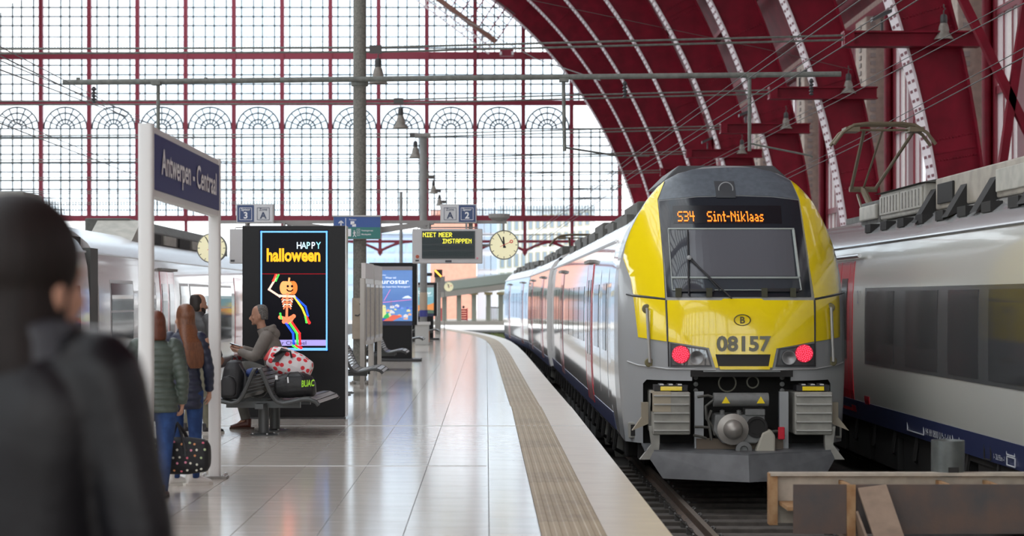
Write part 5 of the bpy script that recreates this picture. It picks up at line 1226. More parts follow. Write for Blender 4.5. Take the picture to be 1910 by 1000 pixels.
# car 1 body (same train)
r1 = bpy.data.objects.new('car_body', None); COL.objects.link(r1); r1.parent = tr; r1.location = (0, 0, .76); ORG['car_body'] = Vector((0, 0, 0)); r1.empty_display_size = .1
KIDS.setdefault(tr.name, []).append(r1)
PDR = mat('door_white_red', (0.60, 0.30, 0.32), 0.15, coat=.5)
train_car(r1, 26.2, BODYW, ROOFG, [(7.3, 8.7), (18.6, 20.0)], [(3.6, 4.4), (5.4, 6.6), (9.6, 11.4), (11.6, 13.4), (13.6, 15.4), (15.6, 17.4), (20.8, 22.4), (22.6, 24.4)], NAVY, first=2.6, doorm=PDR)
for u in (3.2, 5.0, 7.1, 8.9, 18.4, 20.2, 25.9): side_panel(-1, u, u + .03, .0, 2.3, .004, mat('seam_grey', (.30, .30, .31), .4), 'body_seam', r1)
side_panel(-1, 7.15, 7.3, .0, 2.2, .014, TRED, 'red_door_post', r1); side_panel(-1, 8.7, 8.8, .0, 2.2, .014, TRED, 'red_door_post', r1)
def carthing(label, x0, y0, x1, y1, **k):
    d = Vector((x1 - x0, y1 - y0, 0)); t = thing('train_car', label, 'train car', (x0, y0, 0), rz=math.atan2(-d.x, d.y), local=True)
    train_car(t, d.length, **k); 
    MB().box(-1.1, 1.1, -.38, 0.02, -.1, 2.7).build('gangway_bellows', UND, t)
    return t
def tc_(Y): return ex(Y) + 1.80
pant_spots = []
carthing('white middle car of the yellow-fronted train', tc_(49.6), 49.6, tc_(66), 66, m=BODYW, roofm=ROOFG, doors=[(3, 4.4), (12, 13.4)], wins=[(.8, 2.4), (5, 7), (7.2, 9.2), (9.4, 11.4), (14, 15.6)], skirt=NAVY, doorm=PDR, sides=(-1,))
carthing('white rear car of the yellow-fronted train at the platform curve', tc_(66.5), 66.5, tc_(84), 84, m=BODYW, roofm=ROOFG, doors=[(3, 4.4), (12.5, 13.9)], wins=[(.8, 2.4), (5, 7), (7.2, 9.2), (9.4, 11.6), (14.5, 16.4)], skirt=NAVY, doorm=PDR, sides=(-1,))
# ---------------------------------------------------------------- pantographs
PANM = mat('pantograph_bronze', (.17, .14, .09), .5, metal=.3)
def pantograph(label, x, y, z0, z1, w=1.75, flip=1, extra=0):
    t = thing('pantograph', label, 'pantograph', (x, y, z0), 'pantographs on the train roofs')
    kn = Vector((x, y + flip * 1.7, z0 + (z1 - z0) * .40))
    MB().box(x - .5, x + .5, y - .7, y + .7, z0, z0 + .1).build('pantograph_base', EQ, t)
    MB().tube([(x, y + flip * .5, z0 + .1), kn], .06, 8).build('lower_arm', PANM, t)
    MB().tube([(x - .25, y + flip * .3, z0 + .1), kn + Vector((-.1, 0, -.1))], .025, 6).build('thrust_rod', PANM, t)
    MB().tube([kn + Vector((-.25, 0, 0)), kn + Vector((.25, 0, 0))], .05, 8).build('knee_tube', PANM, t)
    for s_ in (-1, 1): MB().tube([kn + Vector((s_ * .22, 0, 0)), (x + s_ * (.55 if s_ > 0 else .32), y, z1 - .1)], .032, 6).build('upper_arm', PANM, t)
    MB().tube([kn, (x, y, z1 - .1)], .02, 6).build('upper_arm_rod', PANM, t)
    for dy in (-.18, .18):
        pts = [(x - w / 2 - .1, y + dy, z1 - .36), (x - w / 2 + .05, y + dy, z1 - .16), (x - w / 2 + .25, y + dy, z1 - .03), (x - .3, y + dy, z1), (x + .3, y + dy, z1), (x + w / 2 - .25, y + dy, z1 - .03), (x + w / 2 - .05, y + dy, z1 - .16), (x + w / 2 + .1, y + dy, z1 - .36)]
        MB().tube(pts, .030, 8).build('collector_strip', PANM, t, smooth=True)
    for s_ in (-1, 1):
        MB().box(x + s_ * .55 - .12, x + s_ * .55 + .12, y - .2, y + .2, z1 - .14, z1 - .06).build('collector_carrier', PANM, t)
    MB().tube([(x - .55, y, z1 - .1), (x + .55, y, z1 - .1)], .022, 6).build('cross_tube', PANM, t)
    return t
pantograph('raised pantograph on the grey coach roof in front of the arch ribs', 6.85, 32.8, 2.95, PZ(232, 32.8), 1.55)
pantograph('raised pantograph on the rear roof of the yellow-fronted train', tc_(60) + .0, 60, 3.08, PZ(438, 60), 1.7)
# ---------------------------------------------------------------- grey coach on the right
RX = 6.825
def rc(px): return 3540 * 5.4 / (px - 907)
cr_ = thing('grey_coach', 'grey railway coach with dark window band on the far right track', 'train car', (RX, 12.0, 0), local=True)
train_car(cr_, 32.0, BODYG, mat('coach_roof', (.46, .47, .47), .16, metal=.4), [], [], None, gear=False)
def ry(px): return 3540 * 5.405 / (px - 907) - 12.0
side_panel(-1, .0, 32.0, -.12, .16, .008, NAVY, 'navy_skirt', cr_)
band_ = side_panel(-1, ry(1915) - 3, ry(1614), .72, 1.80, .008, mat('window_band', (.075, .078, .08), .18), 'window_band', cr_)
for a, b in ((1617, 1668), (1690, 1750), (1770, 1826), (1846, 1925)):
    wp_ = side_panel(-1, ry(b), ry(a), .77, 1.75, .014, WING, 'window_pane', band_)
side_panel(-1, ry(1709), ry(1690), .80, 1.72, .017, mat('band_red', (.22, .015, .02), .2), 'red_door_beyond', band_) if False else None
# red entrance door beside the cab of the other train
dd_ = side_panel(-1, ry(1591), ry(1584) , -.02, 2.2, .012, TRED, 'door_post', cr_)
for u0, u1 in ((ry(1583.5), ry(1568)), (ry(1567.5), ry(1552))):
    dd_ = side_panel(-1, u0, u1, -.02, 2.2, .010, TRED, 'door_leaf', cr_); side_panel(-1, u0 + .12, u1 - .12, .75, 1.95, .016, WINB, 'door_window', dd_)
MB().tube([(-1.44, ry(1606), 2.27), (-1.44, ry(1548), 2.27)], .03, 8).build('door_rail_tube', ALU, cr_)
SIDE = dict(right=(0, -1, 0), up=(0, 0, 1))
PW = mat('skirt_print', (.55, .57, .60), .5)
xs_ = -side_x(0) - .012
text('class_numeral', '2', .19, mat('class_grey', (.20, .21, .26), .5), cr_, (-side_x(1.6) - .012, ry(1600), 1.58), **SIDE)
text('skirt_lettering', '94 88 0800 075-1-3 B', .10, PW, cr_, (xs_, ry(1720), -.04), width=1.28, **SIDE)
text('skirt_lettering', '- 19,52m -', .06, PW, cr_, (xs_, ry(1845), .06), width=.42, **SIDE); text('skirt_lettering', 'l- 26,93m -l', .06, PW, cr_, (xs_, ry(1846), -.07), width=.42, **SIDE); text('skirt_lettering', '49Bc 26', .06, PW, cr_, (xs_, ry(1800), .05), width=.4, **SIDE)
for (a, b, z0, z1) in ((1686, 1716, -.05, .1), (1770, 1782, -.08, .12), (1870, 1885, -.09, .0), (1870, 1885, .02, .11), (1828, 1840, -.1, .12)):
    y0, y1 = ry(b), ry(a); mb = MB()
    for p_, q_ in (((y0, z0), (y1, z0)), ((y0, z1), (y1, z1)), ((y0, z0), (y0, z1)), ((y1, z0), (y1, z1))): mb.bar((xs_, *p_), (xs_, *q_), .012, .012)
    mb.build('print_frame', PW if b != 1840 else UND, cr_)
side_panel(-1, ry(1619), ry(1611), .14, .26, .01, TRED, 'red_marker', cr_)
# roof gear of grey coach: louvred boxes
def rbox(a0, a1, x0, x1, z0, z1, m, nm): return MB().box(x0, x1, a0, a1, z0, z1).build(nm, m, cr_, bevel=.02)
def rpy(px, dx): return FPX * (RX + dx) / (px - 907) - 12.0
rb = rbox(13.0, 15.8, -1.05, .9, 2.80, 3.18, EQL, 'roof_unit')
MB().prism([(-1.12, 12.9, 3.18), (-.2, 12.9, 3.36), (.95, 12.9, 3.18)], (0, 3.0, 0)).build('roof_unit_lid', EQ, rb)
for q in range(2):
    MB().box(-1.075, -1.05, 13.08 + q * 1.38, 14.38 + q * 1.38, 2.86, 3.14).build('roof_unit_door', EQL, rb, bevel=.008)
    for u in range(6): MB().box(-1.09, -1.07, 13.2 + q * 1.38 + u * .2, 13.225 + q * 1.38 + u * .2, 2.89, 3.11).build('louvre', GREYM, rb)
rbox(16.1, 17.5, -1.0, .9, 2.75, 3.12, EQ, 'roof_unit'); rbox(16.2, 17.4, -1.05, -.99, 2.84, 3.06, EQL, 'roof_unit_door')
rb2 = rbox(.05, 12.6, -1.0, .95, 2.80, 3.20, mat('roof_unit_tan', (.33, .30, .25), .6, var=.15, vscale=4), 'roof_unit')
for (a, b) in ((11.6, 12.4), (8.2, 9.6), (4.3, 6.2), (.5, 2.9)):
    MB().box(-1.03, -1.0, a, b, 2.86, 3.12).build('roof_unit_door', EQL if b - a > 1 else UND, rb2, bevel=.01)
for yb in (12.65, 11.0, 9.65, 7.7, 3.3): MB().prism([(-1.24, yb, 2.64), (-.98, yb, 3.08), (-.98, yb, 2.75)], (0, .3, 0)).build('roof_gusset', UND, cr_)
y = .3
while y < 16.5: MB().box(-1.22, -1.08, y, y + .4, 2.62, 2.74).build('roof_foot', UND, cr_); y += 1.1
# ---------------------------------------------------------------- train on the left
LX = -8.03
def ly(px, x=-6.6): return FPX * x / (px - 907)
lt1 = thing('silver_train_car', 'near silver car of the left train ending behind the foreground person', 'train car', (LX, 14.0, 0), local=True)
train_car(lt1, ly(174) - 14.0 - .25, BODYL, ROOFG, [], [(12.0, 14.4), (15.6, 16.9)], None, gear=False, sides=(1,))
e1 = ly(174) - 14.0
for q in range(7):
    MB().tube([(.2 - q * .05, e1 - 1.3 + q * .06, 2.95), (.3 - q * .05, e1 - 1.2 + q * .06, 3.25 + .02 * q), (.55 - q * .05, e1 - 1.0 + q * .06, 3.3), (.75 - q * .05, e1 - .9 + q * .06, 2.9)], .03, 6).build('roof_cable', EQ, lt1, smooth=True)
MB().box(-.2, .9, e1 - 2.6, e1 - 1.4, 2.8, 3.3).build('roof_box', EQL, lt1, bevel=.02)
y2 = ly(186)
lt2 = thing('silver_train_car', 'long silver car of the left train with red doors behind the waiting people', 'train car', (LX, y2, 0), local=True)
L2 = 26.0
def l2(px): return ly(px, -6.6) - y2
wl = [(l2(209), l2(249)), (l2(268), l2(291)), (l2(338), l2(352)), (l2(356), l2(390)), (l2(398), l2(432))]
dl = [(l2(301), l2(327))]
train_car(lt2, 44.0, BODYL, ROOFG, dl, [], None, gear=False, sides=(1,))
side_panel(1, l2(439), l2(454), .0, 2.2, .012, TRED, 'door_leaf', lt2)
for a, b in wl:
    wf = side_panel(1, a - .08, b + .08, .55, 1.98, .004, mat('window_surround', (.36, .35, .34), .3), 'window_surround', lt2)
    side_panel(1, a, b, .62, 1.40, .010, WINB, 'window_pane', wf); side_panel(1, a, b, 1.44, 1.92, .010, WINB, 'window_pane', wf)
MB().box(1.0, 1.40, -.62, 0.0, -.1, 2.5).build('gangway_bellows', mat('bellows_grey', (.10, .105, .10), .7), lt2)
MB().box(-1.2, 1.1, -.6, 0.0, -.1, 2.7).build('gangway_core', UND, lt2)
mb = MB().prism([(-.2, 6.5, 2.85), (.95, 6.5, 2.75), (.95, 6.5, 3.05), (.7, 6.5, 3.3), (-.2, 6.5, 3.3)], (0, 13.0, 0)).build('roof_pod', EQ, lt2, bevel=.03)
MB().prism([(.96, 5.2, 2.70), (.96, 6.5, 2.75), (.96, 6.5, 3.25)], (-.9, 0, 0)).build('roof_pod_nose', EQL, lt2)
for q in range(6): MB().box(.93, .99, 7.2 + q * 2.0, 8.7 + q * 2.0, 2.82, 3.02).build('pod_panel', EQL if q % 2 else UND, mb)
# ================================================================== BUFFER STOP in the foreground
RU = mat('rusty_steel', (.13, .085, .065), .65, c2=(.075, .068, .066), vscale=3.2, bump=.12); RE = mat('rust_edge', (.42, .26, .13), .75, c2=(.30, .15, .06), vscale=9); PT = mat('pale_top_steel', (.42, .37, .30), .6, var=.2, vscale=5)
BY_ = 15.6
def bxx(px): return PX(px, BY_)
bs = thing('buffer_stop', 'rusty steel H beam buffer stop in front of the yellow-fronted train', 'buffer stop', (bxx(1700), BY_, -1.0))
zt, zb = PZ(904, BY_), PZ(996, BY_)
MB().box(bxx(1480), 4.95, BY_, BY_ + .025, zb, zt).build('front_flange', RU, bs)
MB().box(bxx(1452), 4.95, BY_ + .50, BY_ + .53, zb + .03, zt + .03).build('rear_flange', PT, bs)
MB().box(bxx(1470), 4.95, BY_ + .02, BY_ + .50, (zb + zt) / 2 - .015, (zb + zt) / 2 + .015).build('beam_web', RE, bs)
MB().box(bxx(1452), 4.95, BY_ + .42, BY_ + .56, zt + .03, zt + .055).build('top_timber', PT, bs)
MB().box(bxx(1450), bxx(1466), BY_ + .44, BY_ + .56, zb + .02, zt + .05).build('beam_end', RE, bs)
for px in (1585, 1772, 1862): MB().box(bxx(px), bxx(px) + .035, BY_ + .02, BY_ + .5, zb, zt - .01).build('stiffener', RE, bs)
MB().bar((bxx(1625), BY_ - .03, zt - .02), (bxx(1655), BY_ - 1.3, zt - 1.05), .235, .03, up=(0, 1, 1)).build('raking_strut', mat('strut_brown', (.24, .17, .12), .65, var=.15, vscale=6), bs)
MB().bar((bxx(1598), BY_ - .01, zt - .3), (bxx(1625), BY_ - 1.2, zt - 1.1), .02, .22, up=(0, 1, 1)).build('strut_web', MATS['strut_brown'], bs)
MB().bar((bxx(1587), BY_ - .012, zt), (bxx(1587), BY_ - .012, -1.0), .07, .03).build('rear_leg', RE, bs); MB().box(4.7, 4.8, BY_ + .1, BY_ + .3, -1, zb).build('rear_leg', RE, bs)
MB().lathe([(.005, 0), (.14, 0), (.14, .30), (.13, .30), (.12, .28), (.005, .28)], 22, Matrix.Translation((bxx(1801), BY_ + .6, zt + .02))).build('buffer_cup', mat('cup_steel', (.10, .11, .105), .4, metal=.3, var=.2, vscale=8), bs, smooth=True)
MB().box(bxx(1801) - .03, bxx(1801) + .06, BY_ + .46, BY_ + .5, zt + .05, zt + .1).build('cup_bolt', UND, bs)
cb = MB()
for q in range(3): cb.tube([(bxx(1580 + q * 8), BY_ - .7 + q * .05, -.95), (bxx(1585 + q * 8), BY_ - .7, -.62 - q * .02), (bxx(1600 + q * 8), BY_ - .65, -.60), (bxx(1612 + q * 8), BY_ - .6, -.95)], .022, 6)
tag(cb.build('cable_coil', BLACKM, None, smooth=True), 'black cable loops lying at the foot of the buffer stop', 'cable')
# ================================================================== PEOPLE
def ell(c, rx, ry, u=(1, 0, 0), w_=(0, 1, 0), n=18, p=1.0):
    c, u, w_ = Vector(c), Vector(u), Vector(w_); out = []
    for k in range(n):
        a = 2 * PI * k / n; ca, sa = math.cos(a), math.sin(a)
        out.append(c + u * rx * math.copysign(abs(ca) ** p, ca) + w_ * ry * math.copysign(abs(sa) ** p, sa))
    return out
def limb(pts, rs, n=14, flat=1.0, sub=4, quilt=0.0, pitch=.05):
    """smooth tapered limb through joints; optional quilting rolls"""
    pts = [Vector(p) for p in pts]; P_, R_ = [], []
    for i in range(len(pts) - 1):
        p0, p1, p2, p3 = pts[max(i - 1, 0)], pts[i], pts[i + 1], pts[min(i + 2, len(pts) - 1)]
        sb = sub if not quilt else max(sub, int((p2 - p1).length / (pitch / 4)))
        for j in range(sb):
            t = j / sb; P_.append(p1 + (p2 - p1) * t * 1.0); R_.append(rs[i] + (rs[i + 1] - rs[i]) * t)
    P_.append(pts[-1]); R_.append(rs[-1])
    for _ in range(2):
        P_ = [P_[0]] + [(P_[i - 1] + P_[i] * 2 + P_[i + 1]) / 4 for i in range(1, len(P_) - 1)] + [P_[-1]]
    if quilt:
        d = 0; R2 = []
        for i in range(len(P_)):
            if i: d += (P_[i] - P_[i - 1]).length
            R2.append(R_[i] + quilt * (abs(math.sin(PI * d / pitch)) - .5))
        R_ = R2
    mb = MB(); mb.tube(P_, R_, n, True, flat)
    # round ends
    return mb
def sphere(c, rx, ry, rz, n=14, m=9):
    c = Vector(c); mb = MB(); rg = []
    for j in range(1, m):
        ph = PI * j / m; rg.append([c + Vector((rx * math.sin(ph) * math.cos(2 * PI * k / n), ry * math.sin(ph) * math.sin(2 * PI * k / n), -rz * math.cos(ph))) for k in range(n)])
    return mb.rings(rg)
def blob(name, parts, m, parent, voxel=.012, smooth=4, label=None):
    mb = MB()
    for p in parts: mb.add(p.v, p.f)
    me = bpy.data.meshes.new(name); me.from_pydata([tuple(v) for v in mb.v], [], mb.f)
    bm = bmesh.new(); bm.from_mesh(me); bmesh.ops.recalc_face_normals(bm, faces=bm.faces[:]); bm.to_mesh(me); bm.free(); me.materials.append(m)
    o = newobj(name, me, parent); KIDS.setdefault(parent.name, []).append(o)
    r = o.modifiers.new('remesh', 'REMESH'); r.mode = 'VOXEL'; r.voxel_size = voxel; r.use_smooth_shade = True
    s = o.modifiers.new('smooth', 'SMOOTH'); s.factor = .5; s.iterations = smooth
    if label: o['label'] = label
    return o
SKIN = mat('skin', (.50, .27, .18), .5, var=.08, vscale=12)
SKIN2 = mat('skin_tan', (.38, .20, .13), .5, var=.08, vscale=12)
def tf(M, parts):
    for p in parts: p.v = [M @ v for v in p.v]
    return parts
def head_parts(face=True):
    """head in its own frame: origin at the neck joint (skull base), looking along +y; 0.235 tall"""
    Z = [(-.035, .028, .040, .040), (-.02, .045, .052, .050), (.0, .028, .062, .068), (.03, .016, .070, .085), (.065, .010, .074, .094), (.10, .004, .076, .098), (.135, -.002, .076, .098), (.165, -.006, .070, .092), (.19, -.010, .055, .073), (.205, -.012, .030, .042)]
    mb = MB().rings([ell((0, y, z), rx, ry, p=.92) for z, y, rx, ry in Z])
    ps = [mb, limb([(0, -.02, -.12), (0, -.008, .03)], [.058, .052])]
    if face:
        ps += [limb([(0, .094, .085), (0, .112, .060), (0, .128, .036), (0, .108, .024)], [.010, .012, .017, .010], sub=3)]      # nose
        ps += [sphere((0, .093, .005), .028, .016, .012), sphere((0, .085, -.028), .026, .022, .018)]                             # lips, chin
        ps += [sphere((s * .030, .088, .095), .024, .012, .010) for s in (-1, 1)]                                                # brows
        ps += [sphere((s * .045, .072, .045), .022, .020, .022) for s in (-1, 1)]                                                # cheeks
    ps += [sphere((s * .079, -.005, .058), .009, .020, .034) for s in (-1, 1)]                                                   # ears
    return ps
def hand_parts(wrist, d, palm_n, side, curl=.5, size=1.0, spread=1.0):
    """wrist point, pointing direction d, palm normal; five separate fingers"""
    wr, d, nrm = Vector(wrist), Vector(d).normalized(), Vector(palm_n).normalized()
    nrm = (nrm - d * nrm.dot(d)).normalized(); sd = d.cross(nrm) * side
    k = size; ps = []
    M = [wr + d * .0 * k, wr + d * .04 * k, wr + d * .085 * k]
    ps.append(MB().rings([ell(M[0], .026 * k, .019 * k, sd, nrm, 12), ell(M[1], .040 * k, .017 * k, sd, nrm, 12), ell(M[2], .041 * k, .014 * k, sd, nrm, 12)]))
    for i, (o, l) in enumerate(((-.031, .066), (-.011, .080), (.010, .076), (.030, .058))):
        b = M[2] + sd * o * k - d * .008 * k; c1, c2 = curl * .9, curl * 1.7
        p1 = b + (d * math.cos(c1 * .6) + nrm * math.sin(c1 * .6)) * l * .45 * k
        p2 = p1 + (d * math.cos(c1 + .2) + nrm * math.sin(c1 + .2)) * l * .32 * k
        p3 = p2 + (d * math.cos(c2 + .2) + nrm * math.sin(c2 + .2)) * l * .28 * k
        ps.append(limb([b, p1, p2, p3], [.0098 * k, .0092 * k, .0085 * k, .007 * k], n=8, sub=2))
    b = wr + d * .028 * k - sd * .032 * k
    ps.append(limb([b, b + d * .028 * k - sd * .024 * k + nrm * .012 * k, b + d * .062 * k - sd * .022 * k + nrm * (.015 + .02 * curl) * k], [.014 * k, .011 * k, .008 * k], n=8, sub=2))
    return ps
def shoe(parent, ankle, yaw, m, sole, name='shoe', L=.27, white=False):
    M = Matrix.Translation((ankle[0], ankle[1], 0)) @ Matrix.Rotation(yaw, 4, 'Z')
    o = blob(name, tf(M, [MB().rings([ell((0, -.075, .05), .036, .045, (1, 0, 0), (0, 0, 1), 14), ell((0, -.03, .065), .042, .058, (1, 0, 0), (0, 0, 1), 14), ell((0, .06, .05), .045, .042, (1, 0, 0), (0, 0, 1), 14), ell((0, .14, .036), .046, .030, (1, 0, 0), (0, 0, 1), 14), ell((0, L - .085, .028), .030, .020, (1, 0, 0), (0, 0, 1), 14)]), limb([(0, -.035, .05), (0, -.035, .13)], [.045, .047])]), m, parent, .008, 3)
    s = MB(); pts = [(.0, -.115), (.036, -.10), (.044, -.03), (.047, .08), (.044, .14), (.02, L - .075), (-.02, L - .075), (-.044, .14), (-.047, .08), (-.044, -.03), (-.036, -.10)]
    s.prism([M @ Vector((a, b, 0)) for a, b in pts], (0, 0, .024)); so = s.build('sole', sole, o); return o
def standing(name, label, loc, rz, H, J, skin, jacket, trousers, shoes, sole, hair, hairm, quilt=0.0, jz0=.80, headyaw=0.0, headpitch=0.0, girth=1.0, stub=None, collar=True, pitch=.055, glossy=None, hair_parts=None, hips=1.0, hx=0.0, hz=1.535):
    t = thing(name, label, 'person', loc, rz=rz, local=True); t.scale = (H / 1.75,) * 3
    j = dict(hipL=(-.09, 0, .90), hipR=(.09, 0, .90), kneeL=(-.10, .02, .49), kneeR=(.10, .02, .49), ankL=(-.11, -.01, .09), ankR=(.11, -.01, .09),
             shL=(-.185, -.01, 1.42), shR=(.185, -.01, 1.42), elL=(-.235, -.03, 1.13), elR=(.235, -.03, 1.13), wrL=(-.245, .03, .89), wrR=(.245, .03, .89), yawL=.15, yawR=-.15)
    j.update(J or {})
    g = girth
    HM = Matrix.Translation((hx, .0, hz)) @ Matrix.Rotation(headyaw, 4, 'Z') @ Matrix.Rotation(headpitch, 4, 'X')
    body = tf(HM, head_parts())
    body += [MB().rings([ell((0, y, z), rx * .92 * g, ry * .9 * g) for z, y, rx, ry in ((.84, 0, .13, .09), (.95, 0, .155, .105), (1.1, .0, .135, .09), (1.3, .0, .165, .10), (1.42, -.01, .15, .08), (1.49, -.012, .07, .06))]), limb([(0, -.015, 1.42), (0, -.005, 1.56)], [.06, .055])]
    for s, L in ((-1, 'L'), (1, 'R')):
        body += [limb([j['hip' + L], j['knee' + L], j['ank' + L], (j['ank' + L][0], j['ank' + L][1] + .1, .04)], [.08, .05, .037, .03]), limb([j['sh' + L], j['el' + L], j['wr' + L]], [.05, .038, .027])]
        d = Vector(j['wr' + L]) - Vector(j['el' + L]); body += hand_parts(j['wr' + L], j.get('hd' + L, d), j.get('pn' + L, (-s, .2, 0)), s, j.get('curl' + L, .5))
    blob('body', body, skin, t, .0075, 2)
    for s in (-1, 1):
        e = MB().lathe([(.011, 0), (.009, .006), (.002, .009)], 10, HM @ Matrix.Translation((s * .031, .089, .078)) @ Matrix.Rotation(-PI / 2, 4, 'X')); e.build('eye', mat('eye_dark', (.03, .02, .015), .2), t)
    jk = []
    zz = []; z = jz0
    prof = [(.74, .176 * hips, .13), (.84, .178 * hips, .128), (.95, .175 * hips, .125), (1.08, .163, .115), (1.2, .172, .12), (1.32, .188, .125), (1.40, .180, .112), (1.455, .120, .088), (1.49, .078, .072), (1.53, .072, .070)]
    def pr(z, i):
        return catmull([(p[0], p[i]) for p in prof], z)
    rg = []; d = 0
    while z <= 1.53 + 1e-6:
        q = quilt * (abs(math.sin(PI * (z - jz0) / pitch)) - .5) if quilt and z < 1.46 else 0
        rg.append(ell((0, -.008, z), pr(z, 1) * g + q, pr(z, 2) * g + q, n=26, p=.88)); z += pitch / 5 if quilt else .03
    jk.append(MB().rings(rg))
    for s, L in ((-1, 'L'), (1, 'R')):
        shp = Vector(j['sh' + L]); shp.x *= .93 * g
        wr = Vector(j['wr' + L]); el = Vector(j['el' + L]); wr2 = el + (wr - el) * .93
        jk.append(limb([shp + Vector((-s * .05, 0, .0)), shp, (shp + el) / 2, el, wr2], [.072 * g, .075 * g, .066 * g, .058 * g, .045 * g], quilt=quilt * .8, pitch=pitch, n=16))
    blob('jacket', jk, jacket, t, .0085 if quilt else .011, 2 if quilt else 4)
    tr_ = [MB().rings([ell((0, 0, z), rx * g * hips, ry * g) for z, rx, ry in ((.80, .120, .10), (.86, .165, .118), (.95, .168, .115), (1.02, .15, .10))])]
    for L in 'LR':
        tr_.append(limb([Vector(j['hip' + L]) + Vector((0, 0, .02)), j['knee' + L], Vector(j['ank' + L]) + Vector((0, 0, -.02))], [.098 * g * hips, .070 * g, .060 * g], n=16))
    blob('trousers', tr_, trousers, t, .011, 4)
    for L in 'LR': shoe(t, j['ank' + L], j['yaw' + L], shoes, sole)
    if hair:
        blob('hair', tf(HM, hair), hairm, t, .008, 3)
    return t, HM, j
def cap_hair(low=.06, back=.0, vol=.010):
    """short cut hair: skull cap open at the face"""
    ps = []
    rg = []
    for z, y, rx, ry in ((low - .03, -.045, .062 + vol, .050 + vol), (low + .01, -.035, .072 + vol, .066 + vol), (.10, -.022, .074 + vol, .078 + vol), (.135, -.012, .074 + vol, .088 + vol), (.165, -.008, .068 + vol, .086 + vol), (.192, -.010, .054 + vol, .070 + vol), (.212, -.012, .03, .04)): rg.append(ell((0, y, z), rx, ry))
    return [MB().rings(rg)]
JEAN = mat('denim_blue', (.022, .065, .20), .85, c2=(.012, .038, .13), vscale=14)
# --- woman in a green quilted jacket, seen from behind, carrying the dotted bag
gj = mat('green_quilt', (.072, .092, .075), .45, c2=(.05, .067, .054), vscale=9)
bob = [MB().rings([ell((0, y, z), rx, ry) for z, y, rx, ry in ((-.06, -.035, .082, .070), (-.04, -.03, .094, .088), (.02, -.025, .098, .092), (.08, -.022, .094, .092), (.13, -.016, .088, .096), (.17, -.010, .078, .092), (.20, -.010, .058, .07), (.22, -.012, .028, .035))])]
bob.append(sphere((0, -.018, .110), .092, .100, .118, 20, 12))
w1, HM1, j1 = standing('person', 'woman in green quilted jacket and blue jeans carrying a dotted bag', (-2.745, 15.75, 0), .12, 1.545, dict(hipL=(-.10, 0, .90), hipR=(.10, 0, .90), kneeL=(-.13, .06, .49), kneeR=(.09, .03, .48), ankL=(-.20, .10, .10), ankR=(.06, -.10, .09), elR=(.255, -.05, 1.12), wrR=(.245, .03, .865), curlR=1.5, pnR=(-1, .1, 0), yawR=-.2, yawL=.3), SKIN, gj, JEAN, mat('brown_leather', (.10, .025, .015), .4), mat('brown_sole', (.06, .03, .02), .6), bob, mat('auburn_hair', (.14, .035, .012), .45, c2=(.075, .018, .007), vscale=30, stretch=(6, 6, .6)), quilt=.016, jz0=.80, headyaw=.35, girth=1.06, pitch=.058, hips=1.12)
# --- woman in navy with long hair
nj = mat('navy_quilt', (.016, .022, .05), .45, c2=(.010, .014, .034), vscale=9)
longh = bob[:0] + [MB().rings([ell((x, y, z), rx, ry) for z, x, y, rx, ry in ((-.40, .02, -.185, .065, .016), (-.35, .018, -.182, .095, .022), (-.24, .012, -.172, .104, .028), (-.15, .005, -.145, .106, .045), (-.07, .0, -.085, .100, .068), (.02, 0, -.035, .090, .078), (.08, 0, -.024, .088, .086), (.13, 0, -.016, .084, .095), (.17, 0, -.010, .076, .092), (.20, 0, -.010, .058, .07), (.22, 0, -.012, .028, .035))])]
longh.append(sphere((0, -.018, .108), .090, .100, .118, 20, 12))
w2, HM2, j2 = standing('person', 'woman with long auburn hair, navy jacket, jeans and white trainers', (-2.66, 16.75, 0), -.10, 1.60, dict(elR=(.23, .02, 1.12), wrR=(.21, .12, .90), kneeL=(-.09, .03, .49), ankL=(-.10, -.02, .09), ankR=(.08, .03, .09), yawR=-.9, yawL=-.7), SKIN, nj, JEAN, mat('white_trainer', (.72, .70, .66), .5), mat('white_sole', (.70, .68, .62), .6), longh, mat('long_auburn_hair', (.20, .075, .03), .4, c2=(.10, .035, .015), vscale=26, stretch=(8, 8, .5)), quilt=.010, jz0=.74, headyaw=.75, girth=.92, pitch=.075, hips=1.05)
# --- man in grey jacket
gm = mat('charcoal_jacket', (.060, .060, .062), .5, c2=(.045, .045, .047), vscale=8)
KH = mat('khaki_cloth', (.16, .15, .105), .8, var=.12, vscale=8)
shorth = [MB().rings([ell((0, y, z), rx, ry) for z, y, rx, ry in ((-.01, -.045, .064, .052), (.04, -.036, .083, .070), (.09, -.030, .085, .079), (.135, -.026, .083, .082), (.165, -.030, .074, .074), (.195, -.036, .052, .052))])]
mm, HM3, j3 = standing('person', 'bearded balding man in charcoal jacket and khaki trousers standing behind', (-3.53, 23.25, 0), -.55, 1.715, dict(kneeL=(-.10, .02, .49), ankL=(-.15, -.02, .09), ankR=(.14, .04, .09), elR=(.25, -.02, 1.13), wrR=(.22, .16, .95), elL=(-.25, .0, 1.13), wrL=(-.2, .17, .96), yawR=-.6, yawL=-.3), SKIN2, gm, KH, mat('black_trainer', (.03, .028, .03), .5), mat('pale_sole', (.55, .52, .48), .6), shorth, mat('short_dark_hair', (.018, .013, .010), .6), quilt=.006, jz0=.84, headyaw=-.35, girth=1.05, pitch=.11)
blob('beard', tf(HM3, [MB().rings([ell((0, .042, -.05), .035, .035), ell((0, .045, -.03), .056, .056), ell((0, .040, 0), .066, .062), ell((0, .02, .035), .077, .055)])]), MATS['short_dark_hair'], mm, .008, 3)
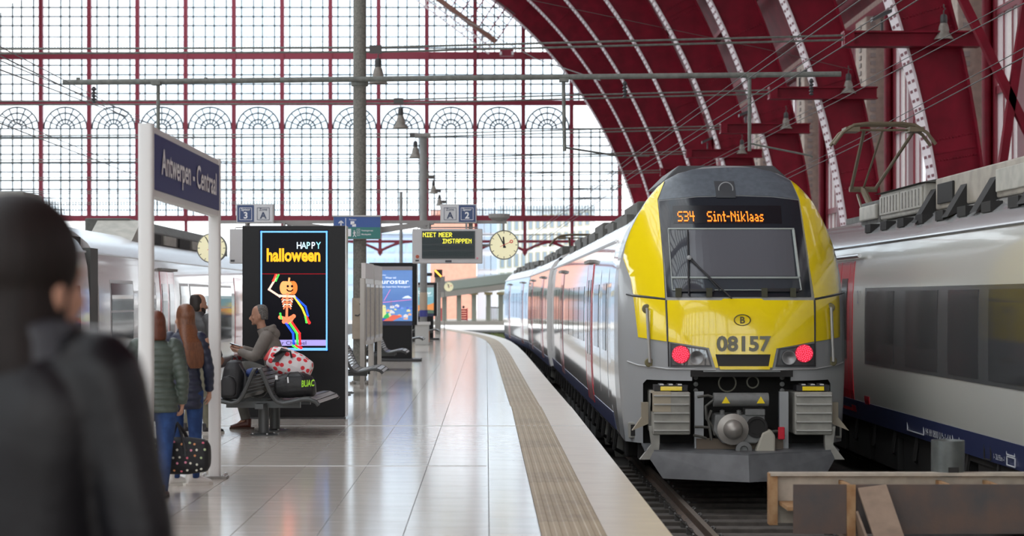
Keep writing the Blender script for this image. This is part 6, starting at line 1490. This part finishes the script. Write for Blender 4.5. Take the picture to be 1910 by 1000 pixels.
# --- blurred person close to the camera
LEA = mat('black_leather', (.009, .009, .011), .34, c2=(.005, .005, .006), vscale=5, bump=.5, bscale=7, spec=.28)
fh = [MB().rings([ell((-.012, y, z), rx, ry) for z, y, rx, ry in ((-.17, -.04, .080, .06), (-.12, -.035, .105, .080), (-.05, -.03, .103, .090), (.0, -.026, .098, .092), (.06, -.016, .097, .098), (.10, -.004, .094, .108), (.13, .0, .091, .110), (.165, -.004, .082, .102), (.197, -.008, .062, .080), (.219, -.010, .034, .044))])]
fh.append(sphere((-.004, -.012, .118), .100, .112, .116, 20, 12))
fg, HMf, jf = standing('person', 'blurred person with dark hair and black leather jacket close at the left edge', (-.87, 3.45, 0), -.12, 1.88, dict(elR=(.245, -.02, 1.12), wrR=(.235, .06, .86), elL=(-.27, -.02, 1.12), wrL=(-.27, .06, .86)), SKIN, LEA, mat('dark_trousers', (.02, .02, .024), .8), MATS['black_trainer'], MATS['pale_sole'], fh, mat('near_black_hair', (.013, .008, .007), .55, spec=.25, c2=(.007, .005, .004), vscale=30, stretch=(6, 6, .5)), jz0=.70, headyaw=-.42, girth=.98, hx=.03, hz=1.486)
blob('jacket_collar', [MB().rings([ell((.01, -.01, 1.42), .135, .10), ell((.02, -.012, 1.465), .110, .092), ell((.03, -.012, 1.50), .098, .088)])], mat('grey_leather', (.03, .033, .04), .4), fg, .01, 3)
# --- seated man with phone (faces left, local +y = world -X)
sm = thing('person', 'seated grey haired man in taupe jacket looking at a phone', 'person', (-2.64, 24.1, 0), rz=PI / 2, local=True)
TAU = mat('taupe_jacket', (.20, .175, .152), .75, c2=(.155, .135, .118), vscale=7, bump=.3, bscale=9); GT_ = mat('grey_trousers', (.155, .150, .135), .85, var=.1, vscale=7)
hp = Vector((0, -.02, .53)); chest = Vector((0, .10, 1.00)); nk = Vector((0, .20, 1.24))
HMs = Matrix.Translation((0, .235, 1.36)) @ Matrix.Rotation(-.03, 4, 'X')
S = dict(shL=(-.18, .13, 1.17), shR=(.18, .13, 1.17), elL=(-.25, .27, .90), elR=(.23, .24, .92), wrL=(-.10, .50, .99), wrR=(.10, .50, 1.02))
kL, kR = (-.10, .50, .62), (.12, .46, .80)       # right leg crossed over
aL, aR = (-.10, .40, .12), (-.14, .66, .46)
body = tf(HMs, head_parts()) + [MB().rings([ell((0, -.02, .46), .14, .11), ell((0, .0, .62), .15, .11), ell((0, .06, .88), .145, .095), ell((0, .12, 1.10), .155, .09), ell((0, .17, 1.2), .09, .06)]), limb([(0, .16, 1.16), (0, .235, 1.36)], [.062, .054]),
    limb([(-.09, .0, .53), kL, aL, (-.10, .5, .05)], [.08, .05, .037, .03]), limb([(.09, .0, .55), kR, aR, (-.16, .74, .42)], [.08, .05, .037, .03])]
for s, L in ((-1, 'L'), (1, 'R')): body += [limb([S['sh' + L], S['el' + L], S['wr' + L]], [.05, .038, .027])] + hand_parts(S['wr' + L], (-s * .35, .9, .12), (-s * .6, 0, .8), s, .9)
blob('body', body, SKIN2, sm, .0075, 2)
for s in (-1, 1): MB().lathe([(.011, 0), (.009, .006), (.002, .009)], 10, HMs @ Matrix.Translation((s * .031, .089, .078)) @ Matrix.Rotation(-PI / 2, 4, 'X')).build('eye', MATS['eye_dark'], sm)
blob('hair', tf(HMs, [MB().rings([ell((0, y, z), rx, ry) for z, y, rx, ry in ((.02, -.055, .066, .048), (.05, -.045, .079, .062), (.10, -.034, .083, .075), (.14, -.024, .082, .084), (.175, -.020, .072, .082), (.203, -.020, .05, .06), (.215, -.02, .02, .03))])]), mat('grey_hair', (.17, .16, .15), .8, c2=(.07, .065, .06), vscale=60), sm, .008, 3)
jk = [MB().rings([ell((0, -.03, .50), .205, .16, p=.85), ell((0, -.02, .60), .205, .155, p=.85), ell((0, .02, .76), .20, .145, (1, 0, 0), (0, .98, -.2)), ell((0, .055, .92), .198, .138, (1, 0, 0), (0, .95, -.3)), ell((0, .095, 1.06), .20, .13, (1, 0, 0), (0, .93, -.35)), ell((0, .135, 1.16), .175, .112, (1, 0, 0), (0, .9, -.4)), ell((0, .175, 1.235), .11, .088, (1, 0, 0), (0, .9, -.4)), ell((0, .20, 1.275), .092, .082, (1, 0, 0), (0, .9, -.4))], True)]
for L, s in (('L', -1), ('R', 1)):
    sh, el, wr = Vector(S['sh' + L]), Vector(S['el' + L]), Vector(S['wr' + L]); jk.append(limb([sh - Vector((s * .06, 0, 0)), sh, (sh + el) / 2, el, el + (wr - el) * .9], [.078, .085, .078, .070, .048], n=16))
blob('jacket', jk, TAU, sm, .010, 3)
blob('hood', [sphere((0, .085, 1.235), .125, .085, .062), sphere((0, .05, 1.20), .10, .075, .075), limb([(-.10, .17, 1.25), (-.05, .06, 1.29), (.05, .06, 1.29), (.10, .17, 1.25)], [.03, .036, .036, .03])], TAU, sm, .010, 4)
blob('shirt_collar', [MB().rings([ell((0, .195, 1.225), .076, .070), ell((0, .21, 1.27), .068, .066)])], BLACKM, sm, .008, 3)
blob('trousers', [limb([(-.09, -.04, .55), (-.10, .25, .60), kL, ((kL[0] + aL[0]) / 2, .46, .36), aL], [.115, .10, .082, .07, .062]), limb([(.09, -.04, .57), (.11, .22, .70), kR, ((kR[0] + aR[0]) / 2, .57, .63), aR], [.115, .10, .082, .07, .06]), sphere((0, -.04, .55), .19, .14, .11)], GT_, sm, .011, 4)
shoe(sm, (-.10, .41, 0), .1, MATS['brown_leather'], MATS['brown_sole'])
sh2 = shoe(sm, (0, 0, 0), 0, MATS['brown_leather'], MATS['brown_sole']); sh2.location = (-.15, .66, .36); sh2.rotation_euler = (-.5, 0, .3)
MB().tube([(0, 0, 0)] * 1 + [(0.0, 0.0, .001)], .001, 3) 
MB().lathe([(.032, 0), (.034, .012), (.032, .024)], 16, Matrix.Translation((.118, .455, 1.005)) @ Matrix.Rotation(1.2, 4, 'X')).build('wrist_watch', BLACKM, sm)
ph = thing('mobile_phone', 'dark mobile phone in the hands of the seated man', 'phone', (-3.20, 24.10, 1.04))
MB().prism([(-3.25, 24.06, 1.075), (-3.25, 24.135, 1.075), (-3.12, 24.135, 1.035), (-3.12, 24.06, 1.035)], (0, 0, .011)).build('phone_body', BLACK, ph, bevel=.003)
MB().prism([(-3.245, 24.064, 1.0865), (-3.245, 24.131, 1.0865), (-3.125, 24.131, 1.0495), (-3.125, 24.064, 1.0495)], (0, 0, .001)).build('phone_screen', mat('phone_glow', (.5, .55, .6), .2, emit=.5), ph)
# ================================================================== BAGS
# dotted travel bag
bg_ = thing('travel_bag', 'black travel bag with coloured dots hanging from the woman in green', 'bag', (-2.60, 15.98, .19), rz=-.05, local=True)
bagb = blob('bag_body', [MB().rings([ell((x, 0, .135), ry, rz, (0, 1, 0), (0, 0, 1), p=.7) for x, ry, rz in ((-.275, .07, .09), (-.25, .10, .13), (-.10, .12, .155), (.10, .12, .155), (.25, .10, .13), (.275, .07, .09))])], mat('bag_black', (.010, .010, .012), .7), bg_, .010, 3)
dc_ = [mat('dot_%d' % i, c, .6) for i, c in enumerate(((.70, .14, .20), (.68, .66, .55), (.75, .25, .35), (.45, .55, .30), (.7, .3, .12)))]
rd_ = random.Random(4); nd_ = 0
for gx_ in range(9):
    for gz_ in range(5):
        x_ = -.225 + gx_ * .056 + rd_.uniform(-.012, .012) + (.028 if gz_ % 2 else 0); z_ = .025 + gz_ * .056 + rd_.uniform(-.01, .01)
        if abs(x_) > .25: continue
        ry_, rz_ = (.12, .155) if abs(x_) < .1 else (.12 - (abs(x_) - .1) * .133, .155 - (abs(x_) - .1) * .167)
        u_ = (z_ - .135) / rz_
        if abs(u_) > .9: continue
        sa_ = abs(u_) ** (1 / .7); y_ = -ry_ * (max(0, 1 - sa_ * sa_) ** .5) ** .7
        MB().lathe([(.0115, 0), (.009, .006), (.002, .007)], 10, Matrix.Translation((x_, y_ + .004, z_)) @ Matrix.Rotation(PI / 2, 4, 'X')).build('bag_dot', dc_[rd_.randrange(5)], bagb)
for s in (-1, 1): MB().tube([(-.09, s * .10, .06), (-.085, s * .12, .20), (-.05, s * .07, .32), (.0, s * .012, .41), (.05, s * .07, .32), (.085, s * .12, .20), (.09, s * .10, .06)], .016, 8, flat=.5).build('bag_strap', BLACKM, bg_, smooth=True)
MB().tube([(-.235, 0, .27), (-.1, 0, .287), (.1, 0, .287), (.235, 0, .27)], .008, 6).build('bag_zip', DARKG, bg_)
# backpack on the left seat
BPK = mat('backpack_black', (.014, .014, .016), .55, var=.3, vscale=8)
bp_ = thing('backpack', 'black backpack leaning on the left seat of the bench', 'backpack', (-3.05, 22.72, .45), local=True, rz=0)
blob('pack_body', [MB().rings([ell((0 + z * .08, 0, z), rx, ry, p=.75) for z, rx, ry in ((.0, .10, .13), (.03, .125, .15), (.2, .135, .155), (.36, .12, .14), (.44, .085, .11), (.465, .04, .06))])], BPK, bp_, .009, 3)
blob('front_pocket', [MB().rings([ell((-.02, -.135, z), rx, .05, p=.75) for z, rx in ((.04, .07), (.07, .095), (.2, .10), (.27, .06))])], BPK, bp_, .009, 3)
MB().tube([(-.06, -.17, .26), (0, -.185, .285), (.06, -.17, .26)], .006, 6).build('pocket_zip', DARKG, bp_)
MB().tube([(.0, 0, .46), (.02, .0, .51), (.06, .0, .50), (.08, .0, .45)], .012, 6).build('carry_loop', BPK, bp_)
for s in (-1, 1): MB().tube([(.10, s * .08, .42), (.175, s * .09, .30), (.165, s * .09, .12), (.11, s * .09, .04)], .018, 8, flat=.5).build('shoulder_strap', DARKG, bp_, smooth=True)
sw = thing('folded_jersey', 'folded blue garment tucked beside the backpack on the bench back', 'garment', (-2.84, 22.9, .70), local=True)
blob('cloth_fold', [sphere((0, 0, .05), .07, .16, .06), sphere((.04, -.05, .08), .06, .1, .04)], mat('garment_blue', (.035, .06, .20), .85, bump=.4, bscale=14), sw, .010, 3)
# white bag with red dots
RDOT = dots_mat('red_dotted_white', (.74, .70, .70), (.72, .035, .05), 12.5, .40)
wb = thing('dotted_holdall', 'white holdall with red dots lying on the bench back', 'bag', (-2.43, 23.0, .72), local=True)
wb.rotation_euler = (0, .38, 0)
blob('holdall_body', [MB().rings([ell((x, 0, .15), ry, rz, (0, 1, 0), (0, 0, 1), p=.8) for x, ry, rz in ((-.28, .10, .08), (-.26, .15, .125), (-.12, .18, .165), (.10, .18, .16), (.25, .14, .12), (.275, .09, .07))])], RDOT, wb, .010, 3)
MB().rings([ell((-.255, -.05, .17), .09, .10, (0, 1, 0), (.2, 0, 1), 14), ell((-.30, -.05, .165), .08, .085, (0, 1, 0), (.2, 0, 1), 14)]).build('end_panel', mat('holdall_red', (.70, .10, .10), .7), wb, smooth=True)
MB().tube([(-.20, -.16, .18), (-.14, -.20, .27), (-.04, -.19, .30), (.0, -.17, .24)], .030, 8, flat=.45).build('carry_handle', BLACKM, wb, smooth=True)
MB().prism([(-.205, -.165, .10), (-.125, -.19, .13), (-.07, -.19, .31), (-.16, -.15, .30)], (0, -.012, 0)).build('handle_patch', BLACKM, wb)
# black duffel with green letters
db = thing('duffel_bag', 'black duffel bag with lime green letters on the right seat of the bench', 'bag', (-2.28, 22.80, .46), local=True)
db.rotation_euler = (0, -.08, 0)
blob('duffel_body', [MB().rings([ell((x, 0, zc), ry, rz, (0, 1, 0), (0, 0, 1), p=.75) for x, ry, rz, zc in ((-.25, .08, .07, .13), (-.225, .13, .125, .14), (-.08, .16, .155, .155), (.10, .16, .15, .15), (.21, .13, .12, .12), (.24, .08, .07, .10))])], mat('duffel_black', (.012, .012, .013), .5, bump=.5, bscale=9), db, .010, 3)
text('duffel_lettering', 'BUAC', .075, mat('lime_green', (.30, .62, .02), .5, emit=.1), db, (.085, -.163, .13), width=.16, bold=.03, shear=.2)
MB().tube([(-.1, -.13, .24), (-.04, -.15, .31), (.06, -.15, .31), (.12, -.13, .24)], .013, 8, flat=.5).build('duffel_strap', DARKG, db, smooth=True)
MB().box(-.075, -.06, -.17, -.16, .19, .26).build('duffel_mark', WHT, db); MB().box(-.22, -.19, -.14, -.12, .24, .29).build('duffel_buckle', ALU, db)
